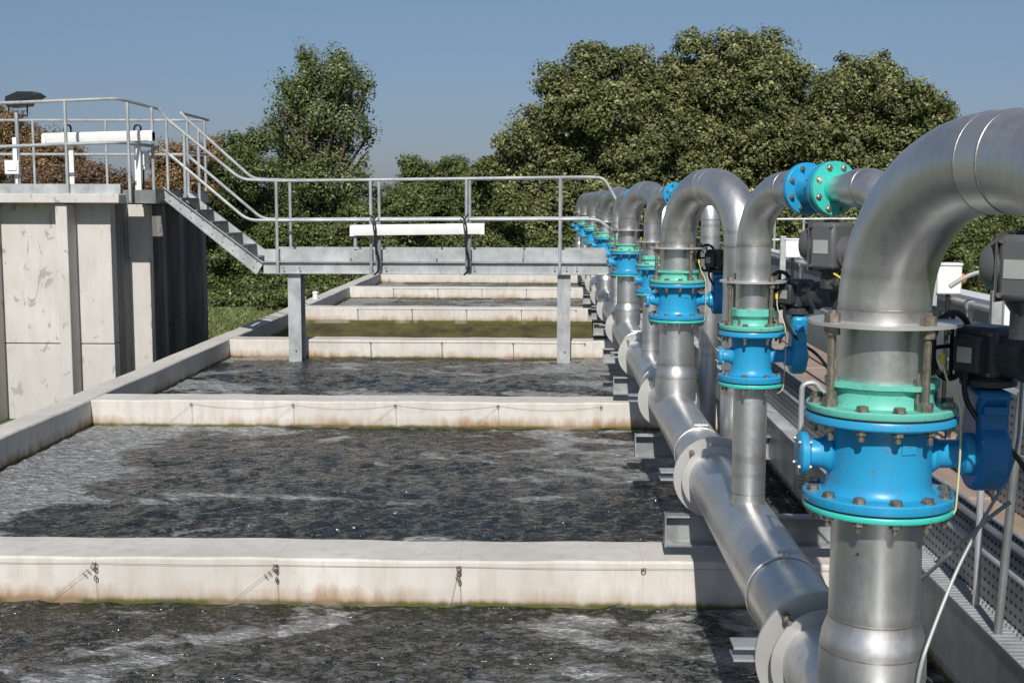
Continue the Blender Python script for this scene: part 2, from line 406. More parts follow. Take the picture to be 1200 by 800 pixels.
long_wall(XL-.27, XL+.0, 'long pale concrete wall along the left side of all the tanks')
long_wall(XR, XR+.3, 'long concrete wall along the right side of the tanks under the walkway')
for k in range(7):
    y0, y1 = walls_y[k]+(WT if k else -3.2), walls_y[k+1]
    z = WL; mat = 'water'
    if k == 3: z, mat = -.62, 'calm'
    if k in (0, 2): mat = 'water2'
    if mat == 'calm' or k > 4:
        struct('water', MB().add([(XL,y0,z),(XR,y0,z),(XR,y1,z),(XL,y1,z)], [(0,1,2,3)]), mat); continue
    stp = (.019, .021, .04, 0, .06)[k]; nx, ny = int((XR-XL)/stp), int((y1-y0)/stp)
    gx_, gy_ = np.meshgrid(np.linspace(XL, XR, nx+1), np.linspace(y0, y1, ny+1)); hz = np.zeros_like(gx_); gw_ = np.random.default_rng(40+k)
    wx = gx_+.10*np.sin(gy_*4.1+1)+.07*np.sin(gy_*9.3); wy = gy_+.10*np.sin(gx_*3.7)+.06*np.sin(gx_*8.1+2)
    for q in range(46):
        lam = .075*(1+4.5*gw_.random()**1.3); th = gw_.uniform(0, PI); hz += (lam/.10)**.8*np.sin((wx*math.cos(th)+wy*math.sin(th))*2*PI/lam+gw_.uniform(0, 6.28))
    hz = hz/hz.std(); hz = .0036*(hz+.2*np.abs(hz)**1.5)
    co = np.stack([gx_, gy_, z+hz], -1).reshape(-1, 3); ii = np.arange((nx+1)*(ny+1)).reshape(ny+1, nx+1)
    fa = np.stack([ii[:-1, :-1], ii[:-1, 1:], ii[1:, 1:], ii[1:, :-1]], -1).reshape(-1, 4)
    me = bpy.data.meshes.new('water'); me.vertices.add(len(co)); me.vertices.foreach_set('co', co.astype(np.float32).ravel())
    me.loops.add(fa.size); me.loops.foreach_set('vertex_index', fa.astype(np.int32).ravel()); me.polygons.add(len(fa))
    me.polygons.foreach_set('loop_start', np.arange(0, fa.size, 4, dtype=np.int32)); me.polygons.foreach_set('loop_total', np.full(len(fa), 4, dtype=np.int32))
    me.update(calc_edges=True); me.polygons.foreach_set('use_smooth', [True]*len(me.polygons)); me.materials.append(MS[mat])
    wo_b = bpy.data.objects.new('water', me); COL.objects.link(wo_b); wo_b['kind'] = 'structure'

# wires and eye bolts on the cross walls
EX = [-3.35+.965*i for i in range(5)]
for k in range(1, 6):
    y = walls_y[k]; w_ = thing('wall_wire', (EX[0], y, -.03), ['', 'thin steel wire with shackles and slack ends along the nearest cross wall', 'thin steel wire sagging between eye bolts on the second cross wall',
        'thin steel wire on the cross wall behind the bridge columns', 'thin steel wire on the cross wall above the stagnant water', 'thin steel wire on the fifth cross wall, under the bridge'][k], 'wire', 'wires along the cross walls')
    mb = MB(); r = .0010 if k < 3 else .003
    px = []
    for i in range(len(EX)-1):
        sag = .004 if k == 1 else .04
        for j in range(9):
            t = j/9; px.append((EX[i]+(EX[i+1]-EX[i])*t, y-.012, -.03-sag*4*t*(1-t)))
    px.append((EX[-1], y-.012, -.03))
    if k == 1: px = [(XL+.01, y-.012, -.03)]+px+[(1.6, y-.012, -.03)]
    if k > 2: px = [(EX[0], y-.008, -.03), (EX[-1], y-.008, -.03)]; r = .002
    mb.tube(px, r, 5); mb.build('wire', 'wire', w_)
    for i, x in enumerate(EX):
        b = MB(); b.tube([(x, y+.01, -.03), (x, y-.02, -.03)], .0045, 8)
        b.tube([(x+.012*math.cos(a), y-.02, -.035+.014*math.sin(a)) for a in np.linspace(0, 2*PI, 12, endpoint=False)], .0025, 6, closed=True)
        b.build('eye_bolt', 'bolt', w_)
        if i < 4:
            rr = r*.9
            c = MB(); dx = -.28 if i < 3 or k > 1 else -.05
            if k > 2: dx = 0.003
            c.tube([(x, y-.02, -.04), (x+dx*.3, y-.022, -.105), (x+dx, y-.02, -.262)], rr, 5)
            for q in range(3 if k == 1 else 0):       # shackles near the bolt
                cx, cz = x+dx*.06*(q*2+1)/1.6, -.045-.014*(q*2+1)/1.6
                c.tube([(cx+.008*math.cos(a), y-.024, cz-.007*math.cos(a)+.006*math.sin(a)) for a in np.linspace(0, 2*PI, 10, endpoint=False)], .0016, 5, closed=True)
            c.build('slack_end', 'wire', w_)
            d = MB(); d.tube([(x+.004, y-.018, -.04), (x+.009, y-.018, -.15), (x+.012, y-.012, -.255)], rr, 5)
            for q in range(2 if k == 1 else 0):
                cz = -.06-.05*q
                d.tube([(x+.005+.006*math.sin(a), y-.02, cz+.014*math.cos(a)) for a in np.linspace(0, 2*PI, 10, endpoint=False)], .003, 5, closed=True)
            d.build('hanging_end', 'wire', w_)

# ------------------------------------------------------------------ header pipe with its rings, sleeves and supports
HX, HZ, HR = .879, .445, .142
YEND = 36.6
hdr = thing('header_pipe', (HX, 1, HZ), 'thick stainless header pipe running low over the tanks beneath all the risers', 'pipe')
MB().lathe([(HR, 0), (HR, YEND-1)], (HX, 1, HZ), (0,1,0), 72).build('pipe', 'steel', hdr)
ring_y = [3.80+S/2*k for k in range(13)]
for i, y in enumerate(ring_y):
    rp = .215
    MB().lathe([(HR-.004, 0), (rp, 0), (rp, .016), (HR-.004, .016)], (HX, y, HZ), (0,1,0), 64, cap=False).build('ring_plate', 'plate', hdr)
    MB().lathe([(HR+.004, .016), (HR+.014, .03), (HR+.014, .22), (HR+.004, .235)], (HX, y, HZ), (0,1,0), 64, cap=False).build('sleeve', 'steel', hdr)
    if i < 2:
        MB().lathe([(HR, 0), (HR+.036, 0), (HR+.036, .012), (HR, .012)], (HX, y-.07, HZ), (0,1,0), 64, cap=False).build('ring_plate', 'plate', hdr)
    b = MB()
    b.lathe([(HR+.002, 0), (HR+.0075, .002), (HR+.0075, .012), (HR+.002, .014)], (HX, y+.62, HZ), (0,1,0), 64, cap=False)
    b.box((HX-.012, y+.615, HZ+HR), (HX-.006, y+.64, HZ+HR+.035)); b.box((HX+.008, y+.615, HZ+HR), (HX+.014, y+.64, HZ+HR+.035))
    b.tube([(HX-.035, y+.627, HZ+HR+.02), (HX+.04, y+.627, HZ+HR+.02)], .005, 8)
    b.build('clamp_band', 'steel', hdr)
    l = MB()
    for dz in (-.02, .02): l.box((HX-rp-.065, y+.02, HZ+.0+dz-.004), (HX-HR+.02, y+.11, HZ+dz+.004))
    l.build('side_lug', 'galv', hdr)
    q = MB(); a = math.radians(132)
    for t in (0,):
        cx, cz = HX+math.cos(a)*(rp-.03), HZ+math.sin(a)*(rp-.03)
        q.tube([(cx, y-.075, cz), (cx, y+.05, cz)], .007, 8); q.lathe([(.013, 0), (.013, .012)], (cx, y-.02, cz), (0,1,0), 6); q.lathe([(.013, 0), (.013, .012)], (cx, y-.045, cz), (0,1,0), 6)
    q.build('ring_bolt', 'bolt', hdr)
sup_names = ['at the nearest cross wall', 'between the nearest and second cross walls', 'at the second cross wall', 'between the second and third cross walls', 'at the third cross wall, behind the bridge column']
sups = [walls_y[1]+.05, 8.62, walls_y[2]+.05, 8.62+S, walls_y[3]+.05, 8.62+2*S, walls_y[4]+.05]
for i, y in enumerate(sups):
    mb = MB(); x0, x1, z0, z1, t, fl = .632, 1.60, .070, .235, .010, .085
    mb.prism([(0,0),(fl,0),(fl,t),(t,t),(t,z1-z0-t),(fl,z1-z0-t),(fl,z1-z0),(0,z1-z0)], (x1-x0,0,0), (x0,y+fl,z0), (0,-1,0), (0,0,1))
    o = thing('support_beam', (x0, y, z0), 'galvanised channel beam carrying the header pipe ' + (sup_names[i] if i < 5 else ['', '', '', '', '', 'between the third and fourth cross walls', 'at the fourth cross wall'][i]), 'beam', 'channel beams under the header pipe')
    mb.build('channel', 'beam', o, bevel=.003)  # web's shade is put into this darker steel; end strip left lighter
    MB().box((x0-.006, y+.0, z0-.003), (x0-.0005, y+fl+.003, z1+.003)).build('end_plate', 'galv', o)
    m_ = MB(); m_.prism([(0,0),(.16,0),(.05,.012),(0,.03)], (0,-.004,0), (x0, y+.0, z0+t), (1,0,0), (0,0,1)); m_.build('gusset', 'galv', o)
    c = MB(); c.box((HX-.09, y+.01, z1), (HX+.09, y+.07, z1+.012)); c.box((HX-.07, y+.03, z1+.012), (HX-.06, y+.05, HZ-.06)); c.box((HX+.06, y+.03, z1+.012), (HX+.07, y+.05, HZ-.06))
    c.build('saddle', 'galv', o)

# ------------------------------------------------------------------ risers
DIR = Vector((.40, -.9165, 0)).normalized()
def arc(c0, d_in, d_out, R, n=14):
    """points of a 90 degree arc starting at c0 heading d_in and leaving along d_out"""
    c = c0 + d_out*R
    return [c - d_out*R*math.cos(PI/2*k/n) + d_in*R*math.sin(PI/2*k/n) for k in range(n+1)]
def weld(mb, p, ax, r, w=.0045):
    mb.lathe([(r-.001, -w), (r+.0016, -w*.4), (r+.0016, w*.4), (r-.001, w)], p, ax, 48, cap=False)
YR = 3.244
def make_big(y):
    r = .118; R = .365; P = Vector((HX, y, 0)); up = Vector((0,0,1)); N = 64
    t = thing('large_riser', (HX, y, HZ+HR), '', 'pipe', 'large stainless risers over the header pipe')
    MB().lathe([(.135, .53), (.141, .62), (.1395, .685), (.138, .7), (.133, .73), (.1205, .765), (.118, .78)], (HX,y,0), (0,0,1), N, cap=False).build('bell', 'steel', t)
    MB().lathe([(r, .78), (r, 1.078)], (HX,y,0), (0,0,1), N, cap=False).build('lower_pipe', 'steel', t)
    MB().lathe([(r, 1.36), (r, 1.60)], (HX,y,0), (0,0,1), N, cap=False).build('upper_pipe', 'steel', t)
    MB().lathe([(r, 1.560), (.194, 1.560), (.194, 1.569), (r, 1.569)], (HX,y,0), (0,0,1), N, cap=False).build('stop_ring', 'plate', t)
    zt = 1.60
    a1 = arc(P+up*zt, up, DIR, R, 20); MB().tube(a1, r, N, cap=False).build('elbow', 'steel', t)
    e = a1[-1]; L = .07; MB().tube([e, e+DIR*L], r+.0005, N, cap=False).build('joint_band', 'band', t)
    a2 = arc(e+DIR*L, DIR, -up, R, 20); MB().tube(a2, r, N, cap=False).build('elbow', 'steel', t)
    f = a2[-1]; MB().tube([f, Vector((f.x, f.y, -.4))], r, N, cap=False).build('down_pipe', 'steel', t)
    wb = MB()
    for p, ax, wr in ((P+up*.775, up, r), (P+up*1.60, up, r), (e, DIR, r), (e+DIR*L, DIR, r), (f, up, r), (P+up*.69, up, .138)):
        wb = MB(); weld(wb, p, ax, wr); wb.build('weld', 'weld', t)
    for a in (-155, -65, 25, 115):
        a = math.radians(a); x, yy = HX+.165*math.cos(a), y+.165*math.sin(a)
        m_ = MB(); m_.lathe([(.0105, 1.335), (.0105, 1.60)], (x,yy,0), (0,0,1), 10)
        for z in (1.352, 1.537, 1.570): m_.lathe([(.021, z), (.021, z+.022)], (x,yy,0), (0,0,1), 6)
        m_.build('tie_rod', 'bolt', t)
    return t
def make_small(y):
    r = .0725; R = .235; R2 = .19; P = Vector((HX, y, 0)); up = Vector((0,0,1)); N = 48; L = .93
    t = thing('small_riser', (HX, y, HZ+HR), '', 'pipe', 'small stainless risers over the header pipe')
    MB().lathe([(.078, .57), (r, .60), (r, 1.10)], (HX,y,0), (0,0,1), N, cap=False).build('lower_pipe', 'steel', t)
    MB().lathe([(r, 1.36), (r, 1.69)], (HX,y,0), (0,0,1), N, cap=False).build('upper_pipe', 'steel', t)
    MB().lathe([(r, 1.533), (.142, 1.533), (.142, 1.541), (r, 1.541)], (HX,y,0), (0,0,1), N, cap=False).build('stop_ring', 'plate', t)
    a1 = arc(P+up*1.69, up, DIR, R, 18); MB().tube(a1, r, N, cap=False).build('elbow', 'steel', t)
    e = a1[-1]; z = e.z; Q = P+up*z
    MB().tube([e, Q+DIR*.36], r, N, cap=False).build('cross_pipe', 'steel', t)
    MB().lathe([(.05, .56), (.05, .585), (r, .69), (r, L-R2)], Q, DIR, N, cap=False).build('reducer', 'steel', t)
    a2 = arc(Q+DIR*(L-R2), DIR, -up, R2, 16); MB().tube(a2, r, N, cap=False).build('elbow', 'steel', t)
    f = a2[-1]; MB().tube([f, Vector((f.x, f.y, -.4))], r, N, cap=False).build('down_pipe', 'steel', t)
    wb = MB()
    for p, ax in ((P+up*.62, up), (P+up*1.69, up), (e, DIR), (Q+DIR*(L-R2), DIR), (f, up)):
        wb = MB(); weld(wb, p, ax, r, .004); wb.build('weld', 'weld', t)
    for a in (-150, -60, 30, 120):
        a = math.radians(a); x, yy = HX+.122*math.cos(a), y+.122*math.sin(a)
        m_ = MB(); m_.lathe([(.008, 1.335), (.008, 1.565)], (x,yy,0), (0,0,1), 10)
        for zz in (1.352, 1.514, 1.542): m_.lathe([(.015, zz), (.015, zz+.016)], (x,yy,0), (0,0,1), 6)
        m_.build('tie_rod', 'bolt', t)
    return t
def hexbolt(name, p, ax, r, z0, z1, t, hr):
    """bolt through a flange pair from z0 to z1 (head at z1, nut at z0)"""
    m_ = MB(); m_.lathe([(r, z0-.028), (r*.8, z0-.03)] if False else [(r, z0-.03), (r, z1+.002)], p, ax, 8)
    m_.lathe([(hr*.95, z1), (hr, z1+.002), (hr, z1+hr*.75), (hr*.85, z1+hr*.85)], p, ax, 6)
    m_.lathe([(hr*1.25, z1-.001), (hr*1.25, z1+.0015)], p, ax, 14)
    m_.lathe([(hr*.85, z0-hr*.95), (hr, z0-hr*.85), (hr, z0)], p, ax, 6)
    return m_.build(name, 'bolt', t)
def coupling(y):
    """flanged wafer unit in the cross pipe of a small riser"""
    P = Vector((HX, y, 1.69+.235))
    t = thing('flanged_coupling', P+DIR*.37, '', 'coupling', 'flanged couplings in the cross pipes')
    a = DIR; N = 48
    MB().lathe([(.06, .350), (.100, .350), (.103, .353), (.103, .372), (.100, .375), (.064, .379), (.060, .40), (.060, .47), (.066, .498), (.10, .502), (.103, .506), (.103, .524), (.06, .524)], P, a, N).build('body', 'blue', t)
    MB().lathe([(.06, .526), (.095, .526), (.095, .531), (.06, .531)], P, a, N).build('gasket', 'rubber', t)
    MB().lathe([(.045, .5325), (.103, .5325), (.104, .535), (.104, .553), (.102, .556), (.056, .557), (.050, .575), (.045, .575)], P, a, N).build('flange', 'teal', t)
    e2 = a.cross(Vector((0,0,1)))
    for k in range(8):
        an = 2*PI*(k+.5)/8; q = (Vector((0,0,1))*math.cos(an)+e2*math.sin(an))*.084
        hexbolt('bolt', P+q, a, .0055, .505, .556, t, .0105)
        m_ = MB(); m_.lathe([(.0105, .340), (.0105, .350)], P+q, a, 6); m_.lathe([(.0055, .332), (.0055, .341)], P+q, a, 8)
        m_.lathe([(.0105, .3755), (.0105, .386)], P+q, a, 6); m_.lathe([(.0055, .385), (.0055, .395)], P+q, a, 8); m_.build('bolt', 'bolt', t)
    return t
def make_valve(y, big):
    if big: Rf, Rb, Rp, nb, hr, br, gx, gr, zb, lug = .194, .134, .119, 12, .0155, .172, .235, .098, 1.0705, .160
    else:   Rf, Rb, Rp, nb, hr, br, gx, gr, zb, lug = .140, .085, .0735, 8, .0115, .122, .165, .078, 1.0905, .105
    name = 'large_valve' if big else 'small_valve'
    t = thing(name, (HX, y, zb), '', 'valve', ('large' if big else 'small')+' blue and green valves on the risers')
    o = (HX, y, 0); Z = (0,0,1); N = 64
    zt, zc = 1.352, 1.216           # top of the green flange, shaft height
    MB().lathe([(Rp, zb), (Rf-.002, zb), (Rf, zb+.003), (Rf, zb+.012), (Rf-.002, zb+.015), (Rp, zb+.015)], o, Z, N, cap=False).build('base_flange', 'teal', t)
    MB().lathe([(Rp, zb+.015), (Rf-.006, zb+.015), (Rf-.006, zb+.021), (Rp, zb+.021)], o, Z, N, cap=False).build('gasket', 'rubber', t)
    z1 = zb+.021; z2 = 1.327
    body = MB().lathe([(Rp, z1), (Rf-.001, z1), (Rf+.001, z1+.004), (Rf+.001, z1+.022), (Rf-.002, z1+.026), (Rb+.012, z1+.028), (Rb+.004, z1+.036), (Rb, z1+.055), (Rb, z2-.045), (Rb+.006, z2-.03), (Rb+.016, z2-.024), (Rf-.002, z2-.022), (Rf+.001, z2-.018), (Rf+.001, z2-.004), (Rf-.001, z2), (Rp, z2)], o, Z, N, cap=False).build('body', 'blue', t)
    MB().lathe([(Rp, z2), (Rf-.006, z2), (Rf-.006, z2+.006), (Rp, z2+.006)], o, Z, N, cap=False).build('gasket', 'rubber', t)
    z3 = z2+.006; zl = 1.402 if big else 1.392
    g = MB().lathe([(Rp, z3), (Rf-.003, z3), (Rf-.001, z3+.003), (Rf-.001, z3+.016), (Rf-.004, z3+.019), (Rp+.019, z3+.0195), (Rp+.014, z3+.028), (Rp+.014, zl-.014), (Rp+.025, zl-.002), (Rp+.001, zl-.002)], o, Z, N, cap=False)
    g.build('flange_adaptor', 'green', t)
    # gland ring with four pulled out lugs
    n = 96; v = []; f = []
    for zz in (zl, zl+(.013 if big else .030)):
        for k in range(n):
            a = 2*PI*k/n; e_ = max(0, math.cos(4*(a-math.radians(-68))))**3 if big else max(0, math.cos(4*(a-math.radians(-45))))**1.4
            rr = (Rp+.027)+(lug-Rp-.027)*e_ if big else (Rp+.018)+(lug-Rp-.02)*e_
            v.append((HX+rr*math.cos(a), y+rr*math.sin(a), zz))
    for zz in (zl+(.013 if big else .030), zl):
        for k in range(n):
            a = 2*PI*k/n; v.append((HX+Rp*math.cos(a), y+Rp*math.sin(a), zz))
    for q in range(3): f += [(q*n+k, q*n+(k+1) % n, (q+1)*n+(k+1) % n, (q+1)*n+k) for k in range(n)]
    MB().add(v, f).build('gland_ring', 'green', t)
    for k in range(4):
        a = math.radians(-68+90*k) if big else math.radians(-45+90*k)
        rr = lug-.014; x_, y_ = HX+rr*math.cos(a), y+rr*math.sin(a)
        s_ = MB().lathe([(.006, z3+.019), (.006, zl+.045)], (x_, y_, 0), Z, 8); s_.lathe([(.011, zl+.013), (.011, zl+.024)] if big else [(.009, zl+.030), (.009, zl+.038)], (x_, y_, 0), Z, 6)
        s_.build('gland_stud', 'bolt', t)
    off = -PI/2
    for k in range(nb):
        a = off+2*PI*k/nb + (0 if big else PI/nb); p = (HX+br*math.cos(a), y+br*math.sin(a), 0)
        hexbolt('bolt', p, Z, hr*.52, zb, z1+.026, t, hr)
        deg = math.degrees(a) % 360
        if big and min(abs((deg-q+180) % 360-180) for q in (205, 295, 25, 115)) < 8:
            m_ = MB(); m_.lathe([(hr*.85, z2-.022-hr*.9), (hr, z2-.022-hr*.8), (hr, z2-.022)], p, Z, 6); m_.lathe([(hr*.5, z2-.06), (hr*.5, z2-.022)], p, Z, 8); m_.build('bolt', 'bolt', t)
        else: hexbolt('bolt', p, Z, hr*.52, z2-.022, z3+.0195, t, hr)
    # cast name pad on the front of the body
    if big:
        pad = MB(); n_ = 8
        for k in range(n_):
            a0, a1 = math.radians(-81+17*k/n_), math.radians(-81+17*(k+1)/n_)
            r0, r1 = Rb-.004, Rb+.0035
            q = []
            for rr in (r0, r1):
                for aa, zz in ((a0, 1.238), (a1, 1.238), (a1, 1.286), (a0, 1.286)): q.append((HX+rr*math.cos(aa), y+rr*math.sin(aa), zz))
            pad.add(q, [(0,1,2,3), (7,6,5,4), (0,4,5,1), (2,6,7,3), (1,5,6,2), (3,7,4,0)])
        pad.build('name_pad', 'blue', t)
    # blind boss on the left
    k_ = 1. if big else .74
    MB().lathe([(.030*k_, -Rb+.02), (.052*k_, -Rb-.0), (.040*k_, -Rb-.018*k_), (.036*k_, -Rb-.05*k_), (.038*k_, -Rb-.052*k_), (.055*k_, -Rb-.058*k_), (.056*k_, -Rb-.075*k_), (.050*k_, -Rb-.080*k_), (.03*k_, -Rb-.082*k_)][::-1], (HX,y,zc), (1,0,0), 36).build('shaft_cover', 'blue', t)
    for a in (45, 135, 225, 315):
        a = math.radians(a); MB().lathe([(.006*k_, -Rb-.086*k_), (.006*k_, -Rb-.05*k_)], (HX, y+.046*k_*math.cos(a), zc+.046*k_*math.sin(a)), (1,0,0), 6).build('cover_bolt', 'bolt', t)
    # shaft housing on the right
    MB().lathe([(.045*k_, Rb-.02), (.052*k_, Rb), (.038*k_, Rb+.02*k_), (.037*k_, gx-.035), (.037*k_, gx-.03), (.055*k_, gx-.022), (.057*k_, gx-.005), (.057*k_, gx+.002)], (HX,y,zc), (1,0,0), 36).build('shaft_housing', 'blue', t)
    # gearbox: round casing with a neck that carries the actuator
    gw = .075*k_+.01; poly = []
    for k in range(25):
        a = math.radians(150-264*k/24) if False else math.radians(-230+280*k/24)
        poly.append((gr*math.cos(a)*1.02, gr*math.sin(a)))
    neck = .052*k_+.006; top = 1.392-zc
    poly += [(neck, top-.045), (neck*1.35, top-.02), (neck*1.35, top), (-neck*1.35, top), (-neck*1.35, top-.02), (-neck, top-.045)]
    gb = MB().prism(poly, (gw, 0, 0), (HX+gx, y+.01, zc), (0,1,0), (0,0,1)).build('gearbox', 'blued' if big else 'blue', t, bevel=.018)
    gl = MB(); gl.lathe([(.05*k_, 0), (.05*k_, .006), (.03*k_, .012)], (HX+gx+gw, y+.01, zc), (1,0,0), 24); gl.box((HX+gx+.01, y-neck*1.2, 1.33), (HX+gx+gw-.01, y+neck*1.2, 1.352)); gl.build('gearbox_cover', 'blued', t, bevel=.002)
    for a in (40, 140, 220, 320):
        a = math.radians(a); MB().lathe([(.007*k_, -.012), (.007*k_, .004)], (HX+gx-.006, y+.047*k_*math.cos(a), zc+.047*k_*math.sin(a)), (1,0,0), 6).build('gearbox_bolt', 'bolt', t)
    # electric actuator with handwheel
    q = 1.0 if big else .9; c = Vector((HX+gx+.045*k_, y+.01, 1.482)); md = Vector((.62, -.78, 0)).normalized(); sd_ = Vector((.78, .62, 0))
    A = MB(); A.lathe([(.045*q, 1.393-c.z), (.062*q, 1.397-c.z), (.072*q, 1.40-c.z), (.072*q, 1.415-c.z), (.06*q, 1.425-c.z)], c, Z, 24)
    act = A.build('actuator', 'act', t)
    M_ = Matrix.Translation(c) @ Matrix(((md.x, sd_.x, 0, 0), (md.y, sd_.y, 0, 0), (0, 0, 1, 0), (0, 0, 0, 1)))
    MB().box((-.072*q, -.062*q, -.062*q), (.055*q, .062*q, .072*q), M_).build('gear_case', 'act', act, bevel=.018*q)
    MB().lathe([(.058*q, .03), (.058*q, .10*q), (.066*q, .102*q), (.066*q, .118*q), (.052*q, .122*q), (.052*q, .195*q), (.046*q, .205*q)], c, md, 32).build('motor', 'act', act)
    tb = MB(); tb.box((-.045*q, -.10*q, -.045*q), (.03*q, -.055*q, .05*q), M_); tb.build('terminal_cover', 'act', act, bevel=.008)
    lb = MB(); M2 = M_ @ Matrix.Translation((.206*q, 0, 0)); lb.box((-.001, -.022*q, -.022*q), (.0015, .022*q, .022*q), M2); lb.build('end_plate', 'glass', act)
    for dx_, dz_ in ((-.055, .055), (.04, .055), (-.055, -.048), (.04, -.048)):
        q_ = M_ @ Vector((dx_*q, -.103*q if dx_ < .03 else -.064*q, dz_*q)); MB().lathe([(.006, -.004), (.006, .003)], q_, -sd_, 6).build('cap_screw', 'bolt', act)
    dp = MB(); M3 = M_ @ Matrix.Translation((0, -.1005*q, 0)); dp.box((-.03*q, -.0015, -.018*q), (.012*q, .001, .022*q), M3); dp.build('rating_plate', 'plate', act)
    pc = MB(); g0 = M_ @ Vector((-.02*q, -.08*q, -.045*q)); pc.tube(fillet([g0, g0+Vector((.0,-.01,-.07)), g0+Vector((.06,-.02,-.16)), g0+Vector((.16,.05,-.22)), Vector((HX+.75, g0.y+.2, .62))], .08), .0065*q+.001, 8); pc.lathe([(.013*q, -.02), (.013*q, .006)], g0, (0,0,1), 6); pc.build('power_cable', 'black', act)
    hw = MB(); hc = c - md*.10*q - sd_*.02 + Vector((0,0,.012)); rr = .088*q
    hw.tube([hc + (sd_*math.cos(a)+Vector((0,0,1))*math.sin(a))*rr for a in np.linspace(0, 2*PI, 32, endpoint=False)], .0085, 8, closed=True)
    for a in (0, PI/2, PI, 1.5*PI): hw.tube([hc, hc+(sd_*math.cos(a)+Vector((0,0,1))*math.sin(a))*rr], .006, 6)
    hw.tube([hc, c-md*.07*q], .012, 10); hw.build('handwheel', 'rubber', act)
    # earth wire from the stop ring past both flanges
    ax_, rr = math.radians(-28), Rf+.004
    dx, dy = math.cos(ax_), math.sin(ax_)
    pts = [(HX+dx*(Rp+.03), y+dy*(Rp+.03), 1.49), (HX+dx*(Rp+.032), y+dy*(Rp+.032), 1.465), (HX+dx*(Rf-.03), y+dy*(Rf-.03), 1.42), (HX+dx*(rr+.002), y+dy*rr, 1.36), (HX+dx*(rr+.007), y+dy*rr, 1.25), (HX+dx*(rr+.004), y+dy*rr, 1.15), (HX+dx*rr, y+dy*rr, 1.075), (HX+dx*(rr-.04), y+dy*(rr-.04), 1.055)]
    sm = fillet(pts, .05, 4)
    MB().tube(sm, .0026*(1 if big else .8), 6).build('earth_wire', 'cream', t)
    tg = MB(); tg.tube([pts[0], pts[1]], .006, 8); tg.build('wire_lug', 'yellow', t)
    return t

def series(proto, y0, n, labels, y_off=0):
    res = [proto]
    for k in range(1, n):
        c = copy_tree(proto); c.location.y = proto.location.y+S*k; res.append(c)
    for o, l in zip(res, labels): o['label'] = l
    return res
NB = 7
YS = YR+2.07
L_big = ['huge stainless swan neck riser nearest the camera, arching out of the right edge', 'large stainless swan neck riser seen whole as an arch left of the turquoise flange',
  'large swan neck riser just right of the bridge end, third from the camera', 'large swan neck riser right behind the end of the bridge handrail, fourth from the camera',
  'large swan neck riser beyond the bridge, fifth from the camera', 'large swan neck riser far beyond the bridge, second from the far end', 'large swan neck riser at the far end of the row']
series(make_big(YR), YR, NB, L_big)
L_sm = ['slim stainless riser with its cross pipe and turquoise flange, nearest of the slim ones', 'slim stainless riser between the arch and the bridge end, second from the camera',
  'slim stainless riser level with the bridge front, third from the camera', 'slim stainless riser beyond the bridge, fourth from the camera', 'slim stainless riser, fifth from the camera in the far cluster',
  'slim stainless riser second from the far end of the row', 'slim stainless riser at the far end of the row']
series(make_small(YS), YS, NB-1, L_sm)
series(coupling(YS), YS, NB-1, ['big turquoise and blue bolted coupling high beside the nearest riser arch', 'blue bolted coupling peeping out behind the whole arch', 'bolted blue coupling of the third slim riser near the bridge end',
   'bolted coupling of the fourth slim riser beyond the bridge', 'bolted coupling of the fifth slim riser in the far cluster', 'bolted coupling of the slim riser second from the far end'])
series(make_valve(YR, True), YR, NB, ['big blue and mint green valve nearest the camera with charcoal actuator at its right', 'blue and green valve under the whole arch, second large one from the camera',
   'blue and green valve in front of the bridge end, third large one from the camera', 'large blue valve just beyond the bridge end, fourth from the camera', 'large blue valve in the far cluster, fifth from the camera',
   'large blue valve second from the far end', 'large blue valve at the far end of the row'])
series(make_valve(YS, False), YS, NB-1, ['slim blue valve with square mint green collar left of the nearest large valve', 'slim blue and green valve half hidden behind the valve under the arch',
   'slim blue valve beside the bridge end, third slim one from the camera', 'slim blue valve beyond the bridge, fourth slim one', 'slim blue valve in the far cluster, fifth slim one', 'slim blue valve second from the far end of the row'])

